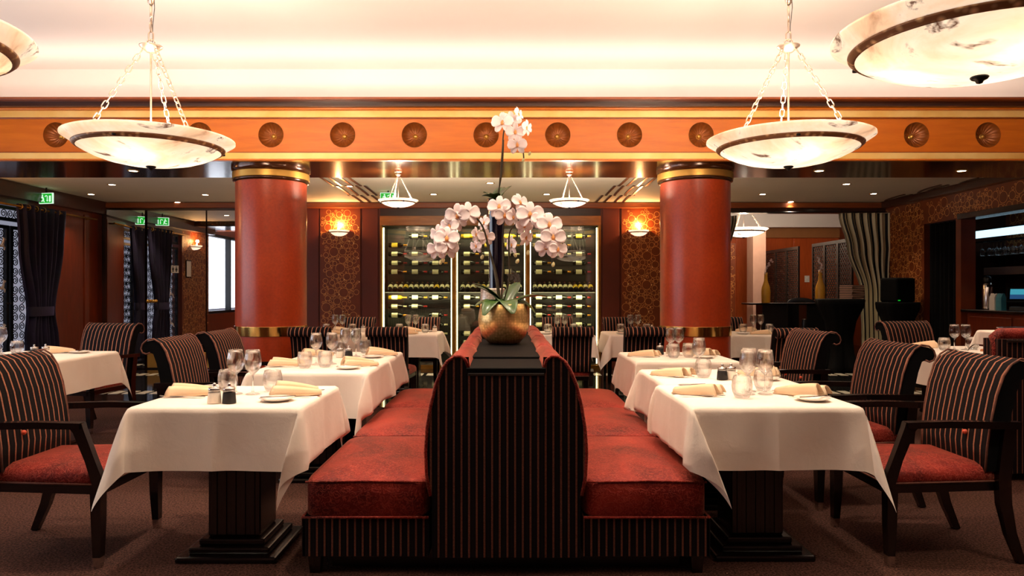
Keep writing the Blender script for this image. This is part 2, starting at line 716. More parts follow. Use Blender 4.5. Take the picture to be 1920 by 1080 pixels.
# ================================================================== the room
ZC, ZB = 3.73, 2.70                # main ceiling, back ceiling
floor = struct(MB().box(XL - .2, XR + .2, YR, 7.85, -.08, 0).build('floor', M['carpet']))
floor2 = struct(MB().box(XL - .2, 8.2, 7.85, 18, -.08, 0).build('floor_stone', M['stone']))
tile = MB().box(-.055, .055, -.125, .125, 0, .004).mesh('inlay_tile', M['inlay'])
for Y in (8.98, 10.9):
    for k in range(72):
        x = -6.2 + k * .168
        if Y < 10 and not (x < -2.9 or x > 2.2):
            continue
        put('inlay_tile', tile, floor2, (x, Y, 0))

struct(MB().box(XL - .2, XR + .2, YR, 8.0, ZC, ZC + .1).build('ceiling', M['ceil']))
ceil2 = struct(MB().box(XL - .2, XR + .2, 8.0, YB + .2, ZB, ZB + .1).build('ceiling_back', M['ceil2']))
struct(MB().box(XL, XR, 8.0, 8.06, 2.8, ZC).build('wall_cove', M['ceil']))
struct(MB().box(XL - .2, XR + .2, YR - .1, YR, 0, ZC).build('wall_rear', M['wood']))

# the long beam: dark soffit, gold lines, orange frieze, stepped cornice
yb = 7.33
beam = struct(MB().box(XL, XR, yb + .16, 8.47, 2.6, 3.12).box(XL, XR, yb + .02, yb + .16, 2.6, 2.671).box(XL, XR, yb + .02, yb + .16, 3.03, 3.12).build('beam_soffit', M['soffit']))
beam['kind'] = 'structure'
RX = [x for x in (-2.405 + .73 * k for k in range(-6, 13)) if XL + .2 < x < XR - .2]
fz = MB()
NC, RZ, RR = 64, 2.856, .1275
for x in RX:
    cell = []
    x0, x1 = x - .365, x + .365
    if x == RX[0]:
        x0 = XL
    if x == RX[-1]:
        x1 = XR
    for k in range(NC):
        a = 2 * math.pi * k / NC
        c_, s_ = math.cos(a), math.sin(a)
        hx_ = x1 - x if c_ > 0 else x - x0
        hz_ = 3.03 - RZ if s_ > 0 else RZ - 2.671
        if k % 16 == 8:      # the cell corners themselves
            q = (hx_ * (1 if c_ > 0 else -1), hz_ * (1 if s_ > 0 else -1))
        else:
            oct_ = (k + 8) // 16 % 4
            f_ = ((k + 8) % 16) / 16 * 2 - 1
            if oct_ == 0:
                q = (x1 - x, f_ * (3.03 - RZ if f_ > 0 else RZ - 2.671))
            elif oct_ == 1:
                q = (-f_ * (x1 - x if f_ < 0 else x - x0), 3.03 - RZ)
            elif oct_ == 2:
                q = (-(x - x0), -f_ * (3.03 - RZ if f_ < 0 else RZ - 2.671))
            else:
                q = (f_ * (x1 - x if f_ > 0 else x - x0), -(RZ - 2.671))
        cell.append(((x + RR * c_, yb, RZ + RR * s_), (x + q[0], yb, RZ + q[1])))
    fz.add([c[0] for c in cell] + [c[1] for c in cell], [(k, (k + 1) % NC, NC + (k + 1) % NC, NC + k) for k in range(NC)])
fz.build('frieze_panel', M['frieze'], beam)
MB().box(XL, XR, yb - .025, yb + .02, 2.605, 2.671, .006).build('gold_band', M['goldleaf'], beam)
MB().box(XL, XR, yb - .025, yb + .02, 3.03, 3.10, .006).build('gold_band', M['goldleaf'], beam)
MB().box(XL, XR, yb - .035, yb + .03, 2.59, 2.605).build('edge_bead', M['frieze'], beam)
MB().box(XL, XR, yb - .02, yb + .02, 2.665, 2.68, .004).build('edge_bead', M['cornice'], beam)
MB().box(XL, XR, yb - .02, yb + .02, 3.018, 3.03, .004).build('edge_bead', M['cornice'], beam)
MB().box(XL, XR, yb - .07, yb + .05, 3.10, 3.118, .004).build('cornice_step', M['frieze'], beam)
MB().box(XL, XR, yb - .12, yb + .7, 3.118, 3.165).build('cornice_step', M['darkcornice'], beam)
MB().box(XL, XR, yb - .2, yb + .7, 3.165, 3.19, .006).build('cornice_step', M['cornice'], beam)
# scalloped rosettes on the frieze
mb = MB()
rings = []
for (rr, yy) in ((1.0, -.004), (.985, .016), (.93, .034), (.83, .054), (.68, .072), (.5, .086), (.32, .093), (.16, .096)):
    ring = []
    for k in range(96):
        a = 2 * math.pi * k / 96
        fl = abs(math.sin(a * 9)) ** .7
        r_ = .1275 * (rr - (.06 * rr * (1 - fl) if rr < .99 else 0))
        ring.append((r_ * math.cos(a), yy - (.006 * (1 - fl) if .2 < rr < .95 else 0), r_ * math.sin(a)))
    rings.append(ring)
mb.loft(rings, False)
ros_me = mb.mesh('rosette_dish', M['rosette'])
mb = MB().lathe([(0, .03), (.012, .028), (.02, .018), (.024, .006), (.03, .004), (.033, 0)], 20)
mb.xf(Matrix.Rotation(R(90), 4, 'X'))
knob_me = mb.mesh('rosette_knob', M['brass'])
for x in RX:
    d_ = put('rosette', ros_me, beam, (x, yb, RZ))
    put('rosette_knob', knob_me, d_, (0, .098, 0))

# left wall: window band, papered strip with a sconce, entrance gate, wood panel
wl = struct(MB().box(XL - .2, XL, YR, .6, 0, ZC).build('wall_left', M['wood']))
struct(MB().box(XL - .2, XL, .6, 7.45, 0, .75).build('wall_left_sill', M['wood']))
struct(MB().box(XL - .2, XL, .6, 7.45, 2.55, ZC).build('wall_left_head', M['wood']))
win = struct(MB().box(XL - .12, XL - .1, .6, 7.45, .75, 2.55).build('window_1', M['pane']))
for k in range(6):
    y = .6 + 1.37 * k
    MB().box(XL - .16, XL - .04, y - .03, y + .03, .75, 2.55).build('window_frame', M['iron'], win)
MB().box(XL - .16, XL - .04, .6, 7.45, .75, .81).build('window_frame', M['iron'], win)
MB().box(XL - .16, XL - .04, .6, 7.45, 2.49, 2.55).build('window_frame', M['iron'], win)
wlp = struct(MB().box(XL - .2, XL, 7.45, 8.75, 0, ZC).build('wall_left_papered', M['paper_side']))
bubbles(wlp, 1.3, .1, 2.5, lambda u, z: (XL + .003, 7.45 + u, z))
struct(MB().box(XL - .2, XL, 8.75, 10.35, 2.42, ZC).build('wall_left_lintel', M['darkcornice']))
wp = struct(MB().box(XL - .2, XL, 10.35, YB + .2, 0, ZC).build('wall_left_wood', M['wood']))
MB().box(XL, XL + .035, 10.45, 11.15, .1, 2.45, .006).build('panel', M['wood'], wp)
MB().box(XL, XL + .05, 11.17, 11.285, .1, 2.45, .006).build('panel', M['wood'], wp)
struct(MB().box(XL, XL + .13, 7.4, YB, 2.5, ZB).build('trim_1', M['darkcornice']))
struct(MB().box(XL, XL + .02, 7.45, 8.75, 0, .1).build('baseboard_left', M['ebony']))

# back wall: mirror doors | brown | paper | brown | wine cabinet | brown | paper | brown | doorway
def zz(py): return H + (VY - py) * YB / F
def xx(px): return (px - VX) * YB / F
struct(MB().box(XL, xx(520), YB + .03, YB + .25, 0, ZB).build('wall_back_left', M['darkcornice']))
wb = struct(MB().box(xx(520), xx(713), YB, YB + .25, 0, ZB).build('wall_back', M['brownwall']))
pp = MB().box(xx(601), xx(676), YB - .025, YB, .02, zz(391)).build('wallpaper_panel', M['paper'], wb)
bubbles(pp, xx(676) - xx(601), .02, zz(391), lambda u, z: (xx(601) + u, YB - .028, z))
MB().box(xx(574), xx(598), YB - .02, YB, .02, zz(391), .004).build('side_panel', M['brownwall'], wb)
MB().box(xx(680), xx(709), YB - .02, YB, .02, zz(391), .004).build('side_panel', M['brownwall'], wb)
wb2 = struct(MB().box(xx(1126), xx(1366), YB, YB + .25, 0, ZB).build('wall_back_right', M['brownwall']))
pp = MB().box(xx(1165), xx(1239), YB - .025, YB, .02, zz(391)).build('wallpaper_panel', M['paper'], wb2)
bubbles(pp, xx(1239) - xx(1165), .02, zz(391), lambda u, z: (xx(1165) + u, YB - .028, z), .7)
MB().box(xx(1130), xx(1161), YB - .02, YB, .02, zz(391), .004).build('side_panel', M['brownwall'], wb2)
struct(MB().box(xx(713), xx(1126), YB + .0, YB + .25, zz(405), ZB).build('wall_back_head', M['darkcornice']))
struct(MB().box(xx(1366), XR, YB, YB + .25, zz(398), ZB).build('wall_back_doorway_head', M['darkcornice']))
struct(MB().box(XL, XR, YB - .1, YB, zz(391), zz(381), .01).build('trim_2', M['cornice']))
struct(MB().box(XL, XR, YB - .04, YB, zz(381), ZB).build('trim_3', M['darkcornice']))
struct(MB().box(xx(520), xx(713), YB - .02, YB, 0, .12).build('baseboard_back', M['ebony']))

# curved fins on the back ceiling, three stepped rows in each cluster
def fin(parent, x0, y0, x1, y1, hgt=.010, wd=.032):
    """quarter-round fin from (x0,y0), running away from the eye, bending sideways to (x1,y1)"""
    pts = []
    for k in range(9):
        a = k / 8 * math.pi / 2
        pts.append((x0 + (x1 - x0) * (1 - math.cos(a)), y0 + (y1 - y0) * math.sin(a)))
    L, Rr = [], []
    for i, p in enumerate(pts):
        q0, q1 = pts[max(i - 1, 0)], pts[min(i + 1, 8)]
        t = Vector((q1[0] - q0[0], q1[1] - q0[1])).normalized()
        n = Vector((-t.y, t.x)) * wd / 2
        L.append((p[0] + n.x, p[1] + n.y))
        Rr.append((p[0] - n.x, p[1] - n.y))
    mb = MB()
    rings = [[(*L[i], ZB), (*Rr[i], ZB), (*Rr[i], ZB - hgt), (*L[i], ZB - hgt)] for i in range(9)]
    mb.loft(rings, True, True, False)
    mb.build('ceiling_fin', M['darkcornice'], parent)


def cpx(px, py):
    d = F * (ZB - H) / (VY - py)
    return ((px - VX) * d / F, d)


for row, (ya, yz) in enumerate(((331, 348), (348, 366), (366, 380))):
    for k in range(4):
        off = (0, 16, 36, 52)[k]
        sh = (600, 632, 661)[row]
        dx = (25, 22, 17)[row]
        a, b = cpx(sh + off, ya), cpx(sh + off + dx, yz)
        fin(ceil2, *a, *b)
        ax = -.237
        fin(ceil2, 2 * ax - a[0], a[1], 2 * ax - b[0], b[1])
for row, (ya, yz) in enumerate(((347, 366), (366, 380))):
    for k in range(4):
        off = (0, 13, 26, 39)[k]
        sh = (-12, 95)[row]
        a, b = cpx(sh + off, ya), cpx(sh + off + 38, yz)
        fin(ceil2, *a, *b)
for row, (ya, yz) in enumerate(((333, 346), (346, 364), (364, 378))):
    for k in range(4):
        off = (0, 14, 30, 44)[k]
        sh = (1834, 1764, 1696)[row]
        a, b = cpx(sh + off, ya), cpx(sh + off - 30, yz)
        fin(ceil2, *a, *b)

# right wall: papered, with a curtained door and the bar opening
wr = struct(MB().box(XR, XR + .2, 10.62, YB + .25, 0, ZB).build('wall_right', M['paper_side']))
bubbles(wr, YB - 10.62, .02, 2.6, lambda u, z: (XR - .003, 10.62 + u, z))
struct(MB().box(XR, XR + .2, 9.76, 9.87, 0, 2.25).build('wall_right_post', M['paper_side']))
wr3 = struct(MB().box(XR, XR + .2, 5.2, 10.62, 2.25, ZC).build('wall_right_head', M['paper_side']))
bubbles(wr3, 5.42, 2.25, 2.6, lambda u, z: (XR - .003, 5.2 + u, z), .3)
MB().box(XR - .03, XR + .21, 5.2, 9.80, 2.235, 2.31, .004).build('lintel', M['ebony'], wr3)
struct(MB().box(XR, XR + .2, YR, 5.2, 0, ZC).build('wall_right_near', M['wood']))
struct(MB().box(XR - .12, XR, 5.2, YB, 2.60, ZB).build('trim_4', M['darkcornice']))
wbr = struct(MB().box(8.1, 8.2, 4.5, 18, 0, 3.3).build('wall_bar', M['paper_side']))
bubbles(wbr, 4.0, 1.9, 2.6, lambda u, z: (8.097, 7.7 + u, z), .2)
struct(MB().box(XR + .2, 8.1, YB, YB + .1, 0, 2.7).build('wall_bar_end', M['darkcornice']))
struct(MB().box(XR + .2, 8.1, 4.5, YB, 2.62, 2.7).build('ceiling_bar', M['brownwall']))
struct(MB().box(XR + .2, 8.1, 4.4, 4.5, 0, 2.7).build('wall_bar_near', M['darkcornice']))

# the room beyond the doorway
YF = 17.6
def zf(py): return H + (VY - py) * YF / F
wf = struct(MB().box(2.4, 8.1, YF, YF + .1, 0, zf(446)).build('wall_far', M['orange']))
for x in (4.2, 5.6, 7.0):
    MB().box(x, x + 1.36, YF - .02, YF, .1, zf(448), .004).build('panel', M['orange'], wf)
struct(MB().box(2.4, 8.1, YF - .06, YF + .1, zf(446), zf(428)).build('trim_5', M['tanwall']))
struct(MB().box(2.4, 8.1, YF - .3, YF + .1, zf(428), 3.3).build('trim_6', M['ceil']))
struct(MB().box(2.4, 8.1, YB + .25, YF, 3.25, 3.3).build('ceiling_far', M['ceil']))
struct(MB().box(2.3, 2.4, YB + .25, YF, 0, 3.3).build('wall_far_left', M['brownwall']))
light('far_room_fill_light', 'POINT', (5.0, 14.6, 2.85), 95, (1, .80, .58), size=.2)  # added fill that brightens the far room, apart from the pendant's own bulb
pl = struct(MB().box(xx(1412) * 1.33, xx(1436) * 1.33, YB * 1.33, YB * 1.33 + .4, 0, 2.62).build('wall_far_pillar', M['pinkpillar']))
wfp = struct(MB().box(4.0, 5.2, 16.4, 16.5, 0, 2.35).build('wall_far_papered', M['paper']))
bubbles(wfp, 1.2, .02, 2.34, lambda u, z: (4.0 + u, 16.397, z), .1)

# ================================================================== columns
for cx, lab in ((-2.587, 'left'), (2.06, 'right')):
    c = thing('column', 'round red lacquered column with brass bands, on the %s' % lab, 'column', (cx, 7.9, 0), 0, 'red columns under the beam')
    MB().lathe([(.375, 0), (.375, 2.46)], 64).build('shaft', M['column'], c)
    MB().lathe([(.376, .785), (.3835, .786), (.384, .788), (.384, .79), (.384, .885), (.384, .887), (.3835, .889), (.376, .89)], 64).build('brass_band', M['bandbrass'], c)
    MB().lathe([(.375, 2.44), (.398, 2.45), (.402, 2.462), (.398, 2.475), (.38, 2.478)], 64).build('capital_ring', M['soffit'], c)
    MB().lathe([(.38, 2.475), (.4045, 2.477), (.405, 2.479), (.405, 2.482), (.405, 2.538), (.405, 2.541), (.4045, 2.543), (.38, 2.545)], 64).build('capital_band', M['brass'], c)
    MB().lathe([(.38, 2.54), (.395, 2.55), (.415, 2.57), (.415, 2.6)], 64).build('capital_ring', M['soffit'], c)

# ================================================================== central banquette
BY0, BY1 = 3.2, 6.2


def rounded_box(mb, x0, x1, y0, y1, z0, z1, crown=.02, r=.03, nu=12, nv=12):
    """cushion: closed box with softened edges and a crowned top"""
    def sq(t):
        return 2 * t - 1
    rings = []
    def outline(inset, z, n=40):
        pts = []
        ax, ay = (x1 - x0) / 2 - inset, (y1 - y0) / 2 - inset
        cx, cy = (x0 + x1) / 2, (y0 + y1) / 2
        for k in range(n):
            a = 2 * math.pi * k / n
            e = .18
            c, s = math.cos(a), math.sin(a)
            pts.append((cx + ax * math.copysign(abs(c) ** e, c), cy + ay * math.copysign(abs(s) ** e, s), z))
        return pts
    lv = [(r * .6, z0), (0, z0 + r * .5), (0, z1 - r), (r * .3, z1 - r * .3), (r, z1)]
    for i, z in lv:
        rings.append(outline(i, z))
    m = min(x1 - x0, y1 - y0) / 2
    for q in (.25, .5, .75, .97):
        rings.append(outline(r + (m - r) * q, z1 + crown * (1 - (1 - q) ** 2)))
    mb.loft(rings, True)
    return mb


def back_profile(off=0.0):
    """half outline of the banquette back, from the seat up over the roll (x outward)"""
    pts = [(.335, .36), (.352, .45), (.357, .55), (.350, .66), (.334, .76), (.312, .85), (.285, .915), (.260, .955), (.230, .977), (.200, .979), (.178, .962), (.166, .928)]
    return [(x - off, z - off * .6) for x, z in pts]


bq = thing('banquette', 'long double-sided red velvet banquette with striped end panel in the centre', 'banquette', (0, 0, 0))
for s in (-1, 1):
    xs = lambda v: s * v - .005
    a, b = sorted((xs(.345), xs(.905)))
    # striped base and its end
    MB().box(a, b, BY0 + .012, BY1, .085, .255).build('base_end', M['stripe'], bq)
    MB().box(xs(.905) - .006, xs(.905) + .006, BY0 + .012, BY1, .085, .255).build('base_side', M['stripe_side'], bq)
    MB().tube([(a, BY0, .262), (b, BY0, .262), (b, BY1, .262)] if s > 0 else [(b, BY0, .262), (a, BY0, .262), (a, BY1, .262)], .006, 6).build('piping', M['velvet'], bq)
    for k in range(3):
        y0, y1 = BY0 + k * 1.0, BY0 + (k + 1) * 1.0
        cu = rounded_box(MB(), a, b, y0 + .002, y1 - .002, .258, .425, .032, .02).build('seat_cushion', M['velvet'], bq)
        MB().tube([(a + .012, y0 + .004, .418), ((a + b) / 2, y0 + .004, .423), (b - .012, y0 + .004, .418)], .005, 6).build('piping', M['velvet'], cu)
    # backrest cushions, each a padded length of the rolled profile
    prof = back_profile()
    L = .75
    for k in range(4):
        y0 = BY0 + k * L
        rings = []
        for j in range(9):
            t = j / 8
            puff = -.012 + .012 * (1 - abs(2 * t - 1) ** 4)
            if (k == 0 and j == 0):
                puff = -.002
            pr = back_profile(-puff)
            inner = [(x - .03 if i < 8 else x - .004, z - .012) for i, (x, z) in enumerate(back_profile())]
            ring = [(xs(x), y0 + L * t, z) for x, z in pr] + [(xs(x), y0 + L * t, z) for x, z in reversed(inner)]
            rings.append(ring)
        MB().loft(rings, True).build('back_cushion', M['velvet'], bq)
    MB().tube([(xs(x + .001), BY0 - .002, z) for x, z in back_profile()], .008, 8).build('piping', M['velvet'], bq)
    # striped end of the rolled back
    pr = back_profile(.006)
    poly = [(xs(x), z) for x, z in pr]
    n = len(poly)
    v = [(x, BY0 - .004, z) for x, z in poly] + [(xs(.165), BY0 - .004, z) for x, z in poly]
    MB().add([(xs(.33), BY0 - .004, .085), (xs(.165), BY0 - .004, .085)] + [(xs(min(x, .352)), BY0 - .004, z) for x, z in pr] + [(xs(.165), BY0 - .004, z) for x, z in pr],
             [(0, 2, 2 + n, 1)] + [(2 + i, 3 + i, 3 + n + i, 2 + n + i) for i in range(n - 1)]).build('end_wing', M['stripe'], bq)
    for (lx, ly) in ((.86, BY0 + .06), (.86, (BY0 + BY1) / 2), (.86, BY1 - .06)):
        MB().bar([(xs(lx), ly, .09), (xs(lx), ly, 0)], [(.06, .06), (.045, .045)]).build('leg', M['ebony'], bq)
MB().box(-.175, .165, BY0 - .012, BY0 + .03, .085, .905, .004).build('end_panel', M['stripe'], bq)
MB().box(-.335, .325, BY0 + .01, BY1, .085, .36).build('core', M['shelf_black'], bq)
MB().box(-.178, .168, BY0 + .01, BY1, .36, .90).build('core', M['shelf_black'], bq)
MB().box(-.182, .172, BY0 - .016, BY0 + .42, .905, .928, .004).build('shelf_board', M['shelf_black'], bq)
MB().box(-.182, .172, BY0 + .425, BY1, .905, .938, .004).build('shelf_board', M['shelf_black'], bq)
MB().box(-.174, .164, BY0 - .018, BY0 - .002, .893, .905, .002).build('shelf_edge', M['lattice'], bq)
MB().box(-.8, .79, BY0 + .1, BY1 - .1, .01, .085).build('plinth', M['black'], bq)

# ================================================================== chairs


def curl_profile(h, seat_z, lean=.10):
    """front and back outline (y,z) of an upholstered back that rolls over backwards at the top"""
    f = [(-.20, seat_z + .03), (-.205, seat_z + .14), (-.22, seat_z + .26), (-.245, h - .17), (-.275, h - .08), (-.31, h - .025), (-.35, h), (-.395, h - .008), (-.425, h - .035), (-.435, h - .065), (-.425, h - .09), (-.40, h - .10), (-.375, h - .09), (-.355, h - .10)]
    b = [(-.335, h - .16), (-.315, h - .26), (-.295, seat_z + .14), (-.285, seat_z + .03)]
    return f, b


def make_chair(name, label, arms, group, hw=.275, h=.955, sz=.40):
    t = thing(name, label, 'chair', (0, 0, 0), 0, group)
    f, b = curl_profile(h, sz)
    prof = f + b
    rings = []
    NX = 11
    for i in range(NX):
        u = 2 * i / (NX - 1) - 1
        rnd = .0 if abs(u) < .99 else .010
        ring = []
        for k, (y, z) in enumerate(prof):
            wd = hw * (.93 + .07 * (z - sz) / (h - sz))
            bul = .014 * (1 - u * u) if 0 < k < 6 else 0
            # soften the two ends
            cy = sum(p[0] for p in prof) / len(prof)
            ring.append((u * wd, y + bul, z - rnd * (1 if k in (5, 6, 7) else 0)))
        rings.append(ring)
    bk = MB().loft(rings, False).build('backrest', M['stripe_chair'], t)
    for rg_ in (rings[0], rings[-1]):
        MB().add(rg_, [tuple(range(len(rg_)))]).build('side_cap', M['blackcloth'], bk)
    for s in (-1, 1):
        MB().tube([(s * hw * (.93 + .07 * (z - sz) / (h - sz)), y, z) for y, z in f[:-1]], .0055, 6).build('piping', M['stripe_pipe'], bk)
    if arms:
        bo = [(y - .004, z) for y, z in [f[-1]] + b]
        MB().loft([[(s * hw * .9, y, z) for y, z in bo] + [(s * hw * .9, y - .006, z) for y, z in reversed(bo)] for s in (-1, 1)], True, True, False).build('rear_panel', M['velvet'], bk)
        for s in (-.45, .45):
            mb = MB().lathe([(0, .008), (.009, .006), (.012, 0), (.012, -.006)], 12)
            mb.xf(Matrix.Translation((s * hw, -.198 + .010, sz + .19)) @ Matrix.Rotation(R(-80), 4, 'X'))
            mb.build('button', M['button'], bk)
    fw = hw + .02
    # seat rail
    poly = [(-fw, .25), (-fw + .03, .285), (fw - .03, .285), (fw, .25), (hw * .9, -.27), (-hw * .9, -.27)]
    MB().prism(poly, sz - .06, sz - .018).build('seat_rail', M['ebony'], t)
    MB().tube([(x, y, sz - .016) for x, y in poly + poly[:1]], .005, 6).build('seat_piping', M['stripe_pipe'], t)
    # seat cushion
    def ringat(k, z):
        return [(x * k, .005 + (y - .005) * k, z) for x, y in pts]
    pts = []
    for i in range(len(poly)):
        x0, y0 = poly[i]
        x1, y1 = poly[(i + 1) % len(poly)]
        for q in range(5):
            pts.append((x0 + (x1 - x0) * q / 5, y0 + (y1 - y0) * q / 5))
    MB().loft([ringat(.985, sz - .02), ringat(1.01, sz), ringat(.99, sz + .025), ringat(.93, sz + .045), ringat(.75, sz + .062), ringat(.45, sz + .072), ringat(.12, sz + .075)], True).build('seat_cushion', M['velvet'], t)
    az = .655
    for s in (-1, 1):
        # front leg with a metal tip
        lg = MB().bar([(s * (fw - .025), .25, sz - .02), (s * (fw - .025), .252, .2), (s * (fw - .02), .255, .05)], [(.055, .05), (.05, .044), (.04, .034)]).build('leg', M['ebony'], t)
        MB().bar([(s * (fw - .02), .255, .05), (s * (fw - .018), .256, 0)], [(.04, .034), (.034, .028)]).build('leg_tip', M['steel'], lg)
        # sabre back leg
        top = az if arms else sz + .05
        MB().bar([(s * hw * .98, -.30, top), (s * hw * .95, -.275, sz), (s * hw * .93, -.285, sz * .7), (s * hw * .9, -.32, sz * .35), (s * hw * .88, -.375, 0)], [(.035, .055), (.04, .06), (.04, .055), (.035, .045), (.03, .034)]).build('leg', M['ebony'], t)
        if arms:
            MB().bar([(s * (fw - .005), .275, sz - .03), (s * (fw + .002), .235, sz + .10), (s * (fw + .006), .185, az - .02), (s * (fw + .006), .175, az)], [(.035, .055), (.035, .045), (.036, .05), (.036, .06)]).build('arm_post', M['ebony'], t)
            MB().bar([(s * (fw + .006), .195, az), (s * (fw + .006), .0, az + .004), (s * (hw + .012), -.335, az - .004)], [(.05, .028), (.046, .03), (.04, .034)]).build('armrest', M['ebony'], t)
    return t


t_ = NT('tan_piping')
M['stripe_pipe'] = t_.set(t_.ramp(t_.noise(40, 2), [(.3, rgb(96, 56, 44)), (.7, rgb(124, 76, 60))]), .8)

# (x, y, facing angle, label): facing angle 0 = looking away from the eye (+y)
ARM = [
    (2.02, 3.60, 90, 'striped armchair nearest the eye on the right, at the front right table'),
    (-2.13, 3.58, -90, 'striped armchair nearest the eye on the left, at the front left table'),
    (2.05, 4.45, 92, 'striped armchair right of the middle right table, behind the nearest right armchair'),
    (2.10, 5.75, 95, 'striped armchair beside the rear right table, left of the black-draped stand'),
    (-1.96, 4.98, -90, 'striped armchair left of the middle left table, its curl towards the mirror doors'),
    (-1.96, 5.76, -90, 'striped armchair left of the rear left table, in front of the left column'),
    (-3.91, 6.68, 168, 'striped armchair behind the far left table, facing the eye'),
    (-3.60, 4.72, 0, 'striped armchair cut by the left picture edge, back turned to the eye'),
    (4.19, 7.14, 192, 'striped armchair behind the far right table, before the black curtain'),
]
proto = None
for (x, y, a, lab) in ARM:
    if proto is None:
        proto = make_chair('armchair', lab, True, 'striped armchairs with red seats')
        proto.location = (x, y, 0)
        proto.rotation_euler = (0, 0, R(a))
    else:
        dup(proto, (x, y, 0), R(a), lab)
SIDE = [
    (-2.02, 7.72, 0, 'striped side chair with its back to us, in front of the left column'),
    (-1.23, 7.72, 0, 'striped side chair with its back to us, before the left wine bay'),
    (.67, 7.72, 0, 'striped side chair with its back to us, right of the orchid'),
    (1.41, 7.72, 0, 'striped side chair with its back to us, left of the right column'),
    (2.86, 7.50, 0, 'striped side chair with its back to us, right of the right column'),
    (-2.06, 9.75, 180, 'striped side chair against the left papered panel, facing us'),
    (-1.15, 9.75, 180, 'striped side chair against the left wine bay, facing us'),
    (.70, 9.75, 180, 'striped side chair against the right wine bay, facing us'),
    (1.55, 9.75, 180, 'striped side chair against the right papered panel, facing us'),
    (3.08, 9.75, 180, 'striped side chair near the console with vases, facing us'),
]
proto2 = None
for (x, y, a, lab) in SIDE:
    if proto2 is None:
        proto2 = make_chair('side_chair', lab, False, 'striped side chairs at the back', .205, .90, .40)
        proto2.location = (x, y, 0)
        proto2.rotation_euler = (0, 0, R(a))
    else:
        dup(proto2, (x, y, 0), R(a), lab)

# bench at the right edge, its striped back to us
bn = thing('bench', 'striped bench with a red velvet top edge at the right picture edge', 'bench', (0, 0, 0))
MB().box(3.30, 5.6, 4.80, 4.98, .05, .945).build('backrest', M['stripe'], bn)
MB().box(3.285, 3.30, 4.81, 4.97, .05, .945).build('side_face', M['stripe_side'], bn)
MB().box(3.33, 5.6, 4.785, 4.80, .925, .94).build('top_trim', M['lattice'], bn)
MB().tube([(3.29, 4.86, .6), (3.29, 4.86, .90), (3.30, 4.88, .95), (3.34, 4.89, .972), (5.6, 4.89, .972)], [.012, .02, .035, .045, .045], 10).build('top_roll', M['velvet'], bn)
rounded_box(MB(), 3.32, 5.6, 4.985, 5.28, .26, .44, .03, .02).build('seat_cushion', M['velvet'], bn)
MB().box(3.32, 5.6, 4.985, 5.27, .05, .26).build('base', M['stripe'], bn)

# ================================================================== tables and cloths


